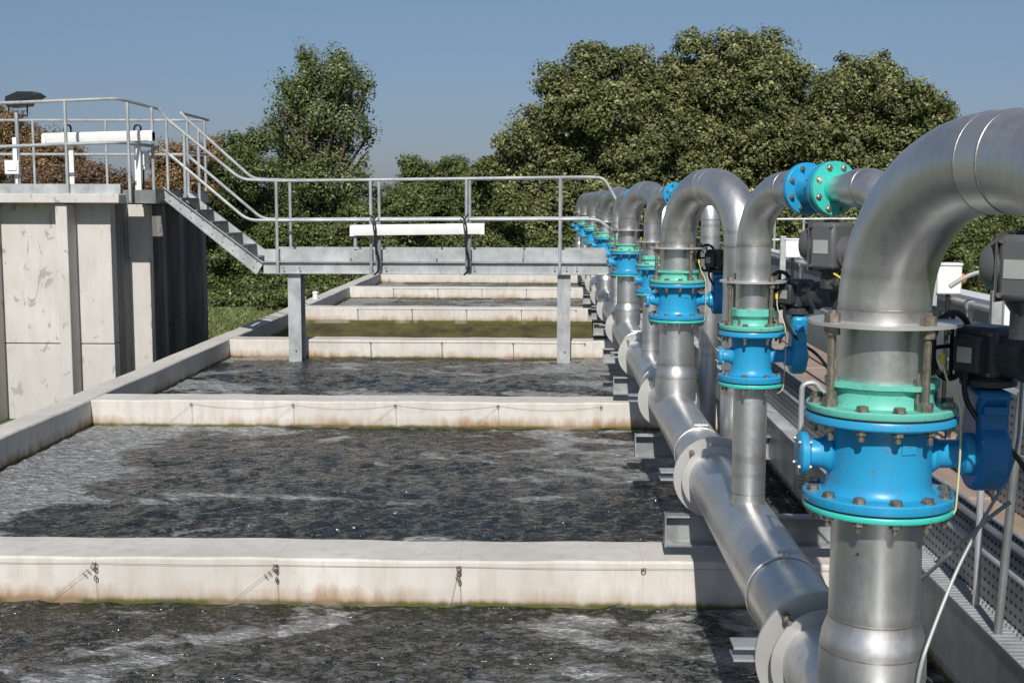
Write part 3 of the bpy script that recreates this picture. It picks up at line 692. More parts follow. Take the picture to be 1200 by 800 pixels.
# grey actuators on the return side
def side_actuator(x, y, z, label, sc=1.):
    t = thing('electric_actuator', (x, y, z-.3), label, 'actuator', 'grey electric actuators behind the risers')
    c = Vector((x, y, z)); md = Vector((.75, -.66, 0)); sdv = Vector((.66, .75, 0))
    M_ = Matrix.Translation(c) @ Matrix(((md.x, sdv.x, 0, 0), (md.y, sdv.y, 0, 0), (0, 0, 1, 0), (0, 0, 0, 1)))
    MB().box((-.045*sc, -.075*sc, -.09*sc), (.06*sc, .075*sc, .085*sc), M_).build('gear_case', 'actl', t, bevel=.014)
    for a_, b_ in ((-.033, .07), (.048, .07), (-.033, -.075), (.048, -.075)):
        MB().lathe([(.0065, -.004), (.0065, .004)], M_ @ Vector((a_*sc, -.076*sc, b_*sc)), -sdv, 6).build('cover_screw', 'bolt', t)
    MB().box((-.025*sc, -.0775*sc, -.03*sc), (.035*sc, -.0755*sc, .02*sc), M_).build('rating_plate', 'plate', t)
    MB().lathe([(.030*sc, -.002), (.030*sc, .006), (.024*sc, .010)], M_ @ Vector((.005*sc, -.0755*sc, .047*sc)) if False else M_ @ Vector((.006*sc, -.0, .085*sc)), (0,0,1), 24).build('indicator', 'glass', t)
    MB().box((-.0475*sc, -.079*sc, -.094*sc), (-.0445*sc, .079*sc, .089*sc), M_).build('cover_flange', 'actl', t)
    MB().lathe([(.03*sc, -.105*sc), (.055*sc, -.10*sc), (.068*sc, -.08*sc), (.073*sc, -.05*sc), (.073*sc, -.03)], c, md, 32).build('end_cover', 'actl', t)
    MB().lathe([(.06*sc, .05*sc), (.06*sc, .07*sc), (.050*sc, .075*sc), (.050*sc, .10*sc), (.038*sc, .105*sc), (.038*sc, .21*sc), (.03*sc, .215*sc)], c+Vector((0,0,-.025)), md, 32).build('motor', 'actl', t)
    m_ = MB(); m_.lathe([(.03*sc, -.16), (.03*sc, -.1), (.045*sc, -.10*sc), (.045*sc, -.08*sc)], c, (0,0,1), 20); m_.tube([c+Vector((0,0,-.14)), c+Vector((.2,-.0,-.14))], .022, 10); m_.build('stem', 'act', t)
    cb = MB(); cb.tube(fillet([c+Vector((.03,0,-.07)), c+Vector((.05,-.05,-.16)), c+Vector((.0,-.05,-.24)), c+Vector((.06,-.02,-.34))], .05), .007, 8); cb.build('cable', 'black', t)
    wy = MB(); wy.tube(fillet([c+Vector((.0,-.08,-.10)), c+Vector((.03,-.09,-.12)), c+Vector((.045,-.09,-.18)), c+Vector((.065,-.09,-.24))], .03), .0035, 6); wy.build('earth_wire', 'yellow', t)
    m = MB().lathe([(.006, .07*sc), (.006, .09*sc), (.0095, .091*sc), (.0095, .097*sc)], c, (0,0,1), 6); m.build('cap_screw', 'bolt', t)
p = at(972, 287, 4.6); side_actuator(p.x, 4.6, p.z, 'grey electric actuator with yellow wire between the slim riser and the nearest big arch', .98)
p = at(1192, 312, 2.75); side_actuator(p.x+.015, 2.75, p.z, 'dark grey actuator cut off by the right edge under the big arch', .82)

# ------------------------------------------------------------------ walkway on the right
wb = MB(); x0 = 1.575
wb.prism([(0,0),(.07,0),(.07,.01),(.01,.01),(.01,.275),(.07,.275),(.07,.285),(0,.285)], (0, 36, 0), (x0, .5, .062), (1,0,0), (0,0,1))
walk = thing('walkway', (x0, .5, .06), 'galvanised walkway along the right of the header pipe with perforated edge trays', 'walkway')
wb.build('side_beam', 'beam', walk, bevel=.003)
gs = MB(); gs.box((x0-.004, .5, .3475), (1.67, 36.5, .355))
for k in range(420):
    y = 1.5+k*.035
    gs.box((1.664, y, .355), (1.676, y+.018, .364))
    gs.box((x0, y+.01, .3551), (x0+.085, y+.014, .3572))
gs.build('grating', 'galv', walk)
tr = MB(); tr.box((1.68, .5, .352), (1.684, 36.5, .535)); tr.box((1.684, .5, .352), (1.90, 36.5, .356)); tr.box((1.90, .5, .352), (1.904, 36.5, .535))
tr.build('cable_tray', 'perf', walk)
rm = MB(); rm.tube([(1.682, .5, .54), (1.682, 36.5, .54)], .010, 8); rm.tube([(1.902, .5, .54), (1.902, 36.5, .54)], .010, 8)
rm.build('tray_rim', 'galv', walk)
for k in range(8):
    y0_ = 1.2+k*1.55
    for j, xx in enumerate((1.94, 2.17, 2.40)):
        b = MB(); b.box((xx, y0_, .44), (xx+.2, y0_+1.5, .475)); b.build('timber_board', 'timber', walk, bevel=.004)
for k in range(6):
    m_ = MB(); xx = 1.71+.03*k; m_.tube([(xx+.006*math.sin(q*1.3+k), .6+q*.8, .368+.004*math.sin(q*2.1+k)) for q in range(40)], .009, 6)
    m_.build('tray_cable', ('black', 'act', 'black', 'hose', 'black', 'blued')[k], walk)
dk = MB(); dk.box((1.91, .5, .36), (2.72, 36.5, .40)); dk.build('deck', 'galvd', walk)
# upright perforated panels
for i, (ya, yb, lab) in enumerate(((2.2, 3.9, 'tall perforated panel of cable tray cut by the right edge of the frame'), (4.0, 5.9, 'tall perforated tray panel standing behind the dark blue gearbox'))):
    t = thing('tray_panel', (2.13, ya, .48), lab, 'cable tray', 'upright perforated tray panels')
    m_ = MB(); m_.box((2.13, ya, .475), (2.134, yb, 1.0)); m_.box((2.134, ya, .475), (2.19, ya+.004, 1.0)); m_.build('sheet', 'perf', t)
    m_ = MB(); m_.box((2.118, ya, 1.0), (2.19, yb, 1.012)); m_.box((2.118, ya, .73), (2.129, yb, .75)); m_.build('rim', 'galv', t)
    m_ = MB(); 
    for q in range(4):
        yy = ya+.1+q*(yb-ya-.2)/3; m_.box((2.12, yy, .478), (2.129, yy+.03, .998))
    m_.build('strap', 'galvd', t)
# conduit on stubs
t = thing('conduit', (1.75, 1, .6), 'grey conduit tube running along the walkway edge beneath the panels', 'conduit')
m_ = MB(); m_.tube([(1.76, 1, .585), (1.76, 8, .585)], .017, 12); m_.build('tube', 'galvd', t)
m_ = MB()
for yy in (2.2, 3.6, 5., 6.4): m_.box((1.75, yy, .54), (1.77, yy+.03, .575))
m_.build('bracket', 'galvd', t)
# posts and hoses near the right edge
p = at(1169, 742, 4.3); q = at(1186, 560, 4.3)
t = tag(MB().tube([(p.x, 4.3, .355), (q.x+.005, 4.3, q.z), (q.x+.02, 4.3, 1.22)], .015, 10).build('slim_post', 'galvd'), 'slim grey post rising from the walkway edge at the right', 'post')
def hose(pts, r, label, mat='hose'):
    P = [at(*a) for a in pts]
    return tag(MB().tube(fillet(P, .2, 8), r, 8).build('hose', mat), label, 'hose', 'grey hoses at the right edge')
hose([(1198, 440, 3.3), (1192, 540, 3.3), (1150, 612, 3.25), (1122, 665, 3.2), (1098, 725, 3.15), (1078, 780, 3.1), (1072, 830, 3.1), (1060, 1100, 3.1)], .0048, 'pale hose curling down from the right edge past the walkway beam')
hose([(1184, 588, 3.3), (1162, 604, 3.3), (1120, 642, 3.35), (1083, 676, 3.5), (1040, 705, 3.7), (1010, 800, 3.8)], .006, 'pale hose crossing the walkway towards the nearest big valve')
t = thing('standpipe', at(1146, 600, 4.6), 'short grey standpipe under the dark blue gearbox', 'pipe')
m_ = MB(); a = at(1147, 628, 4.6); b = at(1147, 570, 4.6); m_.tube([(a.x, 4.6, .358), (a.x, 4.6, b.z)], .013, 10); m_.build('tube', 'galv', t)
# bent vent tube left of the big valve
t = thing('drain_tube', at(938, 560, 4.2), 'bent galvanised drain tube with coiled cable left of the nearest valve', 'tube')
pts = [at(936, 556, 4.2), at(938.5, 500, 4.2), at(940, 450, 4.2), at(955, 447, 4.2), at(966, 462, 4.2)]
MB().tube(fillet(pts, .03, 5), .0095, 10).build('tube', 'galv', t)
m_ = MB(); c = at(938, 556, 4.2)
m_.tube([(c.x+.022*math.cos(a), c.y+.022*math.sin(a), c.z-.012*a/2/PI) for a in np.linspace(0, 10*PI, 70)], .0042, 6)
m_.build('coil', 'tan', t)
# blue/dark clutter on down pipe: clamp joint
# handrail along the outer side of the walkway
hr_ = thing('handrail', (2.66, 3, .4), 'galvanised handrail along the outer edge of the right hand walkway', 'handrail')
m_ = MB(); m_.tube([(2.66, 7.4, 1.235), (2.66, 36, 1.235)], .021, 10); m_.build('top_rail', 'galv', hr_)
m_ = MB(); m_.tube([(2.66, 7.4, .83), (2.66, 36, .83)], .019, 10); m_.build('mid_rail', 'galv', hr_)
for k in range(12):
    y = 7.85+2.6*k
    m_ = MB(); m_.tube([(2.66, y, .4), (2.66, y, 1.235)], .02, 10); m_.lathe([(.028, 1.2), (.034, 1.22), (.034, 1.25), (.02, 1.266)], (2.66, y, 0), (0,0,1), 16); m_.build('post', 'galv', hr_)
for i, (y, lab) in enumerate(((8.15, 'white control box with orange lamp seen under the big arch'), (13.3, 'white control box with orange lamp left of the grey actuator'))):
    t = thing('control_box', (2.63, y, .4), lab, 'control box', 'white control boxes beside the walkway')
    c = at((1114, 922)[i]+(0, 8)[i], (327, 291)[i], y)
    m_ = MB(); m_.box((c.x-.085, y, c.z-.10), (c.x+.075, y+.09, c.z+.10)); m_.box((c.x-.09, y-.01, c.z+.085), (c.x+.08, y+.1, c.z+.105)); m_.build('case', 'white', t, bevel=.01)
    MB().lathe([(.035, 0), (.035, .02), (.022, .035)], (c.x+.075, y+.04, c.z-.0), (1,0,0), 20).build('lamp', 'orange', t)
    m_ = MB(); px = c.x-.105; m_.box((px-.03, y+.02, .4), (px+.03, y+.07, c.z+.13)); m_.build('post', 'galv', t, bevel=.004)
    m_ = MB(); m_.tube([(c.x, y+.04, c.z-.1), (c.x, y+.04, .4)], .015, 8); m_.build('cable', 'black', t)
# bent rail and second post under the arch
t = thing('bent_rail', at(1100, 336, 7.6), 'curved galvanised rail rising behind the right hand actuator', 'rail')
MB().tube(fillet([at(1113, 336, 7.6), at(1135, 322, 7.6), at(1165, 315, 7.6), at(1200, 313, 7.6)], .1), .014, 10).build('tube', 'galv', t)
t = thing('channel_post', at(1168, 400, 6.9), 'upright galvanised channel post right of the white control box', 'post')
a = at(1164, 330, 6.9); MB().box((a.x-.0, 6.9, .4), (a.x+.055, 6.94, at(1164, 300, 6.9).z)).build('channel', 'galv', t)
MB().box((a.x+.058, 6.87, at(1170, 402, 6.9).z), (a.x+.13, 6.96, at(1170, 345, 6.9).z)).build('plate', 'white', t)
# parapet and cabins beyond
o = thing('parapet', (3.2, 9, GND), 'grey parapet wall with pale coping beyond the right hand handrail', 'wall')
MB().box((3.26, 8, GND), (3.4, 20, .98)).build('wall', 'cabin', o); MB().box((3.24, 7.99, .98), (3.42, 20.01, 1.10)).build('band', 'galvd', o); MB().box((3.22, 7.98, 1.10), (3.43, 20.02, 1.16)).build('coping', 'white', o)
def cabin(x0, x1, y0, y1, ztop, label, sign=False):
    t = thing('site_cabin', ((x0+x1)/2, y0, GND), label, 'cabin', 'pale site cabins right of the tanks')
    MB().box((x0, y0, GND), (x1, y1, ztop)).build('wall', 'cabin', t, bevel=.02)
    MB().box((x0-.1, y0-.1, ztop), (x1+.1, y1+.1, ztop+.16)).build('roof', 'roofm', t, bevel=.03)
    if sign: p_ = at(950, 379, y0-.02); MB().box((p_.x-.1, y0-.03, p_.z-.06), (p_.x+.1, y0-.002, p_.z+.06)).build('sign', 'red', t)
    for k in range(5):
        xx = x0+(x1-x0)*(k+.5)/5; MB().box((xx-.01, y0-.008, GND+.1), (xx+.01, y0-.001, ztop-.05)).build('panel_joint', 'galvd', t)
a = at(905, 372, 19.0); b = at(1000, 372, 19.0)
cabin(a.x, b.x+1.2, 19., 22., a.z, 'cream site cabin with a small dark red sign, low behind the walkway', True)
a = at(903, 317, 24.0); cabin(a.x, a.x+3.2, 24., 27., a.z, 'pale cabin with green grey roof behind the cream one')
# far cross handrail
t = thing('handrail', at(905, 260, 33), 'distant pale handrail crossing behind the white control box', 'handrail')
for v_, nm in ((257, 'top_rail'), (281, 'mid_rail')): MB().tube([at(905, v_+0, 33), at(1010, v_-.5, 33)], .035, 8).build(nm, 'galv', t)
for u_ in (908, 942, 976, 1008):
    a = at(u_, 257, 33); MB().tube([a, (a.x, 33, GND)], .035, 8).build('post', 'galv', t)

# ------------------------------------------------------------------ bridge over the tanks with its stair
YB0, YB1 = 16.2, 17.05
dz0, dz1, dzk = at(500, 321, YB0).z, at(500, 307, YB0).z, at(500, 292.5, YB0).z
bxl, bxr = at(309, 310, YB0).x, at(713, 310, YB0).x
br = thing('footbridge', (bxl, YB0, dz0), 'galvanised steel footbridge crossing over the tanks', 'footbridge')
for y, s_ in ((YB0, 1), (YB1, -1)):
    m_ = MB(); h_ = dz1-dz0; m_.prism([(0,0),(.06,0),(.06,.009),(.009,.009),(.009,h_-.009),(.06,h_-.009),(.06,h_),(0,h_)], (bxr-bxl, 0, 0), (bxl, y, dz0), (0, -s_, 0), (0,0,1)); m_.build('side_channel', 'galv', br)
    m_ = MB()
    xs = [bxl]+[bxl+.02+(bxr-bxl)*k/4 for k in range(1, 4)]+[bxr]
    for i in range(4): m_.box((xs[i]+.01, y+.02*s_-.003, dz1+.004), (xs[i+1]-.012, y+.02*s_+.003, dzk))
    m_.build('kick_plate', 'galv', br)
MB().box((bxl, YB0+.05, dz1-.045), (bxr, YB1-.05, dz1-.01)).build('deck', 'galvd', br)
m_ = MB(); m_.box((bxl+.01, YB0+.0, dz0-.006), (bxr, YB0+.10, dz0)); m_.build('bottom_plate', 'galvd', br)
rail_z = [at(600, 208, YB0).z, at(600, 257, YB0).z]
for px_ in (346, 661):
    for y in (YB0+.02,):
        a = at(px_-8, 400, YB0); m_ = MB(); wd = .17; x_ = a.x if y < 16.5 else a.x+.05
        m_.prism([(0,0),(wd,0),(wd,.012),(wd/2+.005,.012),(wd/2+.005,.29),(wd,.29),(wd,.302),(0,.302),(0,.29),(wd/2-.005,.29),(wd/2-.005,.012),(0,.012)], (0, 0, dz0-.006-(-.5)), (x_, y, -.5), (1,0,0), (0,1,0))
        cl = m_.build('column', 'galv', br)
        MB().lathe([(.014, -.0), (.014, .014)], (x_+.1, y-.014, -.10), (0,1,0), 6).build('bolt', 'bolt', cl)
bolts = MB()
for u_ in (333, 352, 437, 453, 548, 556, 650, 664, 676): 
    a = at(u_, 314, YB0); bolts.lathe([(.013, -.012), (.013, 0)], (a.x, YB0-.06, a.z), (0,1,0), 6)
bolts.build('channel_bolts', 'bolt', br)
# rails
rr = .021
def rail(pts, parent, name='top_rail', r=rr, rad=.12): return MB().tube(fillet(pts, rad, 6), r, 10).build(name, 'galv', parent)
fr = thing('handrail', (bxl, YB0, dz1), 'front handrail of the footbridge and stair, bending down at its right end', 'handrail')
bk = thing('handrail', (bxl, YB1, dz1), 'rear handrail of the footbridge and stair', 'handrail')
YF = YB0-.045
def at2(u, v, Y): return at(u, v, Y)
P15 = 15.75
rail([at(-90, 124, P15), at(0, 121, P15), at(75, 118, P15), at(137, 115.5, P15), at(188, 128, 16.7), at(195, 139, YF), at(283, 210.5, YF), at(330, 212, YF), at(500, 210, YF), at(690, 207.5, YF), at(708, 208.5, YF), at(722, 234, YF)], fr, 'top_rail')
rail([at(-90, 178, P15), at(0, 172, P15), at(75, 169, P15), at(140, 167, P15), at(186, 172, 16.7), at(196, 179, YF), at(290, 258, YF), at(330, 258.5, YF), at(500, 257.5, YF), at(690, 257, YF), at(702, 258, YF), at(727, 278, YF)], fr, 'mid_rail')
for u_, v0, v1 in ((323.5, 212, 321), (434, 211, 320), (546.5, 209.5, 320), (656.5, 208, 320), (75.5, 118.5, 238), (149, 120, 236), (215.5, 155, 231)):
    Y = YF if u_ > 190 else P15
    a, b = at(u_, v0, Y), at(u_+.6, v1, Y); MB().tube([(a.x, Y, b.z), (a.x, Y, a.z)], rr, 10).build('post', 'galv', fr)
a, b = at(177.5, 126, 16.4), at(178, 235, 16.4); MB().tube([(a.x, 16.4, b.z), (a.x, 16.4, a.z)], rr, 10).build('post', 'galv', fr)
YK = YB1+.02
rail([at(212, 132, YK+.0), at(220, 141, YK), at(297, 210, YK), at(340, 211.3, YK), at(500, 210.3, YK), at(690, 209, YK)], bk, 'top_rail')
rail([at(216, 179, YK), at(308, 257, YK), at(340, 257, YK), at(500, 256, YK), at(690, 255.5, YK)], bk, 'mid_rail')
for u_, v0, v1 in ((339.5, 211, 300), (444, 210, 300), (550.5, 209.5, 300), (657.5, 209, 300), (232, 152, 240), (219, 140, 225)):
    a, b = at(u_, v0, YK), at(u_, v1, YK); MB().tube([(a.x, YK, b.z), (a.x, YK, a.z)], rr, 10).build('post', 'galv', bk)
a = at(416, 254, 17.6); 
# stair
st = thing('stair', at(309, 315, YB0), 'galvanised steel stair with open treads rising from the footbridge to the concrete tank', 'stair')
for y, du in ((YB0, 0), (YB1-.03, 0)):
    P = [at(192, 219.5, YB0), at(309, 308, YB0), at(300+1, 321, YB0), at(193.5, 234, YB0)]
    o4 = [(p_.x, p_.z) for p_ in P]
    MB().prism(o4, (0, .012, 0), (0, y, 0), (1,0,0), (0,0,1)).build('stringer', 'galv', st)
    m_ = MB(); e0, e1, e2, e3 = [Vector((a_[0], y, a_[1])) for a_ in o4]
    for A_, B_ in ((e0, e1), (e3, e2)):
        d_ = (B_-A_); nrm = Vector((-d_.z, 0, d_.x)).normalized()*.008; Yv = Vector((0, -.055 if y == YB0 else .055, 0))
        m_.add([A_, B_, B_+nrm, A_+nrm, A_+Yv, B_+Yv, B_+nrm+Yv, A_+nrm+Yv], [(0,1,2,3),(7,6,5,4),(0,4,5,1),(1,5,6,2),(2,6,7,3),(3,7,4,0)])
    m_.build('flange', 'galv', st)
    m_ = MB()
    for k in range(9):
        t_ = (k+.5)/9
        for A_, B_, s_ in ((e0, e1, .25), (e3, e2, .75)):
            q_ = (e0*(1-t_)+e1*t_)*(1-s_)+(e3*(1-t_)+e2*t_)*s_; yy = y-.01 if y == YB0 else y+.012
            m_.lathe([(.010, 0), (.010, .01)], (q_.x, yy, q_.z), (0,1,0), 6)
    m_.build('stringer_bolts', 'bolt', st)
A_, B_ = at(196, 224, YB0), at(306, 311, YB0)
for k in range(6):
    t_ = (k+.6)/6.2; x_ = A_.x*(1-t_)+B_.x*t_; z_ = A_.z*(1-t_)+B_.z*t_
    m_ = MB(); m_.box((x_-.07, YB0+.014, z_-.004), (x_+.07, YB1-.034, z_+.008)); m_.box((x_+.063, YB0+.014, z_-.03), (x_+.07, YB1-.034, z_-.004)); m_.build('tread', 'galvd', st)
# tube light on the bridge rail
def tubelight(name, p0, p1, label, posts, Y, hgt=.14):
    t = thing(name, p0, label, 'tube light')
    m_ = MB(); h2 = hgt/2
    m_.prism([(-.05, -h2), (.05, -h2), (.06, -h2*.3), (.06, h2*.6), (.035, h2), (-.035, h2), (-.06, h2*.6), (-.06, -h2*.3)], (p1.x-p0.x, 0, p1.z-p0.z), p0, (0,1,0), (0,0,1)); m_.build('casing', 'white', t, bevel=.006)
    for xe in (p0, p1-Vector((.05,0,0))):
        m_ = MB(); m_.box((xe.x-.004, Y-.066, xe.z-h2-.006), (xe.x+.05, Y+.066, xe.z+h2*.7)); m_.build('end_cap', 'white', t, bevel=.004)
    return t
YL = YB0-.16
p0, p1 = at(411, 270, YL), at(568, 268, YL)
tl = tubelight('tube_light', p0, p1, 'long white tube light hung on the front rail of the footbridge', None, YL)
for u_ in (437, 543):
    a = at(u_, 258, YL-.02); m_ = MB()
    m_.tube(fillet([a+Vector((-.05,.05,.06)), a+Vector((.02,-.06,.02)), a+Vector((.05,-.07,-.12)), a+Vector((.02,-.05,-.3)), a+Vector((.07,-.0,-.46)), a+Vector((.06,.02,-.66)), a+Vector((.0,.07,-.71))], .08), .012, 8)
    m_.tube(fillet([a+Vector((.06,.05,.08)), a+Vector((0,-.05,-.02)), a+Vector((.03,-.05,-.2)), a+Vector((.04,-.03,-.45))], .08), .010, 8)
    m_.build('cable', 'black', tl)
    m_ = MB(); m_.box((a.x+.02, YL+.03, a.z-.60), (a.x+.09, YL+.07, a.z-.02)); m_.build('bracket', 'galvd', tl)
a = at(416, 254, YB1+.09)
t = tag(MB().tube([(a.x, a.y, dz0+.02), a], .025, 8).build('slim_post', 'galv'), 'slim post standing just behind the left end of the bridge tube light', 'post')

# ------------------------------------------------------------------ concrete tank at the left
YT = 15.95
a = at(131, 300, YT); XT = a.x; ZT = at(60, 238, YT-.3).z
tk = thing('concrete_tank', (XT-4, YT, GND), 'tall precast concrete tank with vertical ribs at the left', 'tank')
YTB = 19.5; XTL = -22
def panelmesh(x0, x1, y, n):   # panel faces with slight irregularity
    return MB().box((x0, y, GND), (x1, y+.2, ZT))
ribx = [at(80, 300, YT-.3).x-1.0*k for k in range(12)]
prev = XT
for k, rx in enumerate(ribx):
    x0_, x1_ = (rx-.005 if True else 0), prev
    m_ = MB(); m_.box((x0_+.0, YT, GND), (x1_-.004, YT+.2, at(60, 402.5, YT).z-.006)); m_.box((x0_+.0, YT, at(60, 402.5, YT).z+.006), (x1_-.004, YT+.2, ZT)); 
    m_.build('panel', 'panel', tk, bevel=.008)
    m_ = MB(); m_.box((rx-.15, YT-.30, GND), (rx, YT+.1, ZT-.012)); m_.build('rib', 'panel', tk, bevel=.01)
    prev = rx-.005
m_ = MB(); m_.box((XTL, YT+.21, GND), (XT-.01, YTB-.1, ZT-.05)); m_.build('core', 'panel', tk)
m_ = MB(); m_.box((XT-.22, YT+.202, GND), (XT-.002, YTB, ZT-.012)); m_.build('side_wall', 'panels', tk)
Zl = at(150, 284, 16.6).z
for i, (ya, yb, dx) in enumerate(((16.62, 16.78, .28), (17.35, 17.50, .24), (18.2, 18.35, .24), (19.3, 19.5, .26))):
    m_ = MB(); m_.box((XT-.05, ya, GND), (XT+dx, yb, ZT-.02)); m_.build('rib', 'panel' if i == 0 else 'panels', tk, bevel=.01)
m_ = MB(); m_.box((XTL, YT-.36, ZT), (at(139, 230, YT-.36).x, YT+.3, at(70, 227, YT-.36).z)); m_.build('coping', 'panel', tk, bevel=.012)
zc0, zc1 = at(70, 227.5, P15).z, at(70, 215.5, P15).z
m_ = MB(); m_.box((XTL, P15+.03, zc0), (at(140, 220, P15).x, P15+.045, zc1)); m_.box((XTL, P15-.03, zc0), (at(140, 220, P15).x, P15+.045, zc0+.012)); m_.build('kick_plate', 'galv', tk)
m_ = MB(); m_.box((at(140, 228, P15).x+.01, P15+.1, ZT-.0), (at(192, 228, YB0).x, YB1+.1, ZT+.17)); m_.build('landing', 'galvd', tk)
m_ = MB(); m_.box((XT-.2, YB1+.1, ZT), (XT+.3, YTB+.05, ZT+.15)); m_.build('side_coping', 'panel', tk)
# rear rail
rb = thing('handrail', (XT, 20, 2), 'rear handrail across the top of the concrete tank', 'handrail')
YQ = 19.3
cz = at(245, 138, YQ).x
zt_, zm_ = at(120, 141, YQ).z, at(120, 181, YQ).z
rail([(-22, YQ, zt_), (cz, YQ, zt_), at(212, 132.5, YK)], rb, 'top_rail', rad=.1)
rail([(-22, YQ, zm_), (cz, YQ, zm_), at(216, 179, YK)], rb, 'mid_rail', rad=.1)
zb_ = at(120, 216, YQ).z
for u_ in (-46, 40.5, 125.5, 196.5, 241):
    a = at(u_, 200, YQ); MB().tube([(a.x, YQ, zb_-.1), (a.x, YQ, zt_)], rr, 10).build('post', 'galv', rb)
# flood light
Yf = 16.9
t = thing('flood_light', at(18, 216, Yf), 'dark flood light tilted up on a pole at the left edge', 'flood light')
A = [at(u+2, v, Yf) for u, v in ((8, 120), (8, 114), (22, 108), (40, 108), (47, 112.5), (38, 117.5), (9, 121))]
MB().prism([(q_.x, q_.z) for q_ in A], (0, .30, 0), (0, Yf-.12, 0), (1,0,0), (0,0,1)).build('housing', 'flood', t, bevel=.015)
A = [at(u, v, Yf) for u, v in ((10, 121), (35, 119), (33, 124), (12, 126))]
MB().prism([(q_.x, q_.z) for q_ in A], (0, .3, 0), (0, Yf-.12, 0), (1,0,0), (0,0,1)).build('lens', 'glass', t)
MB().tube([at(10, 124, Yf), at(10.5, 134, Yf), at(32, 135.5, Yf), at(32, 123, Yf)], .013, 8).build('yoke', 'black', t)
a, b = at(19, 130, Yf), at(19, 222, Yf); MB().tube([(a.x, Yf, b.z-.05), (a.x, Yf, a.z)], .028, 10).build('pole', 'galv', t)
# white stanchions with boxes
for (u0, vt, bu0, bu1, bv0, bv1, lab) in ((16.5, 161, 8.5, 24.5, 188, 204.5, 'white stanchion with a white junction box beneath the flood light'), (159, 155, 163, 175, 177, 199, 'white stanchion with a small box right of the roof tube light')):
    Y_ = 16.4; t = thing('junction_post', at(u0, 222, Y_), lab, 'post')
    a = at(u0, vt, Y_); m_ = MB(); m_.box((a.x-.028, Y_, 1.95), (a.x+.028, Y_+.04, a.z)); m_.build('post', 'white', t)
    c0, c1 = at(bu0, bv1, Y_), at(bu1, bv0, Y_); m_ = MB(); m_.box((c0.x, Y_-.08, c0.z), (c1.x, Y_-.005, c1.z)); m_.build('box', 'white', t, bevel=.01)
    m_ = MB(); mx_ = (c0.x+c1.x)/2; m_.box((c0.x+.04, Y_-.095, c0.z+.05), (c1.x-.03, Y_-.081, c1.z-.04)); m_.build('lid', 'white', t, bevel=.004)
    m_ = MB(); m_.tube([(mx_, Y_-.04, c0.z), (mx_-.01, Y_-.03, 1.97)], .012, 6); m_.build('cable', 'black', t)
Yt = 16.15; p0, p1 = at(51, 162.5, Yt), at(180, 159, Yt)
tl = tubelight('tube_light', p0, p1, 'long white tube light behind the rail on top of the concrete tank', None, Yt, .135)
for u_ in (80, 162):
    a = at(u_, 154, Yt); m_ = MB(); m_.tube(fillet([a+Vector((-.06,0,0)), a+Vector((-.04,0,.08)), a+Vector((.03,0,.08)), a+Vector((.04,0,-.02))], .04), .014, 8); m_.build('cable', 'black', tl)
a = at(80, 160, Yt); m_ = MB(); m_.box((a.x-.03, Yt+.07, 1.95), (a.x+.03, Yt+.1, a.z)); m_.build('stanchion', 'white', tl)
a = at(159, 160, Yt); m_ = MB(); m_.box((a.x-.03, Yt+.07, 1.95), (a.x+.03, Yt+.1, a.z)); m_.build('stanchion', 'white', tl)

# little white caps on the left wall, far down
for i, (u_, v_) in enumerate(((300, 369), (311, 366.5))):
    t = tag(MB().lathe([(.05, 0), (.05, .10), (.06, .105), (.06, .13), (.03, .15)], (XL-.12, 22.3+1.2*i, .004), (0,0,1), 16).build('vent_cap', 'white', loc=None),
        'small white vent cap on the left tank wall, ' + ('nearer' if i == 0 else 'farther') + ' of the two', 'vent cap')

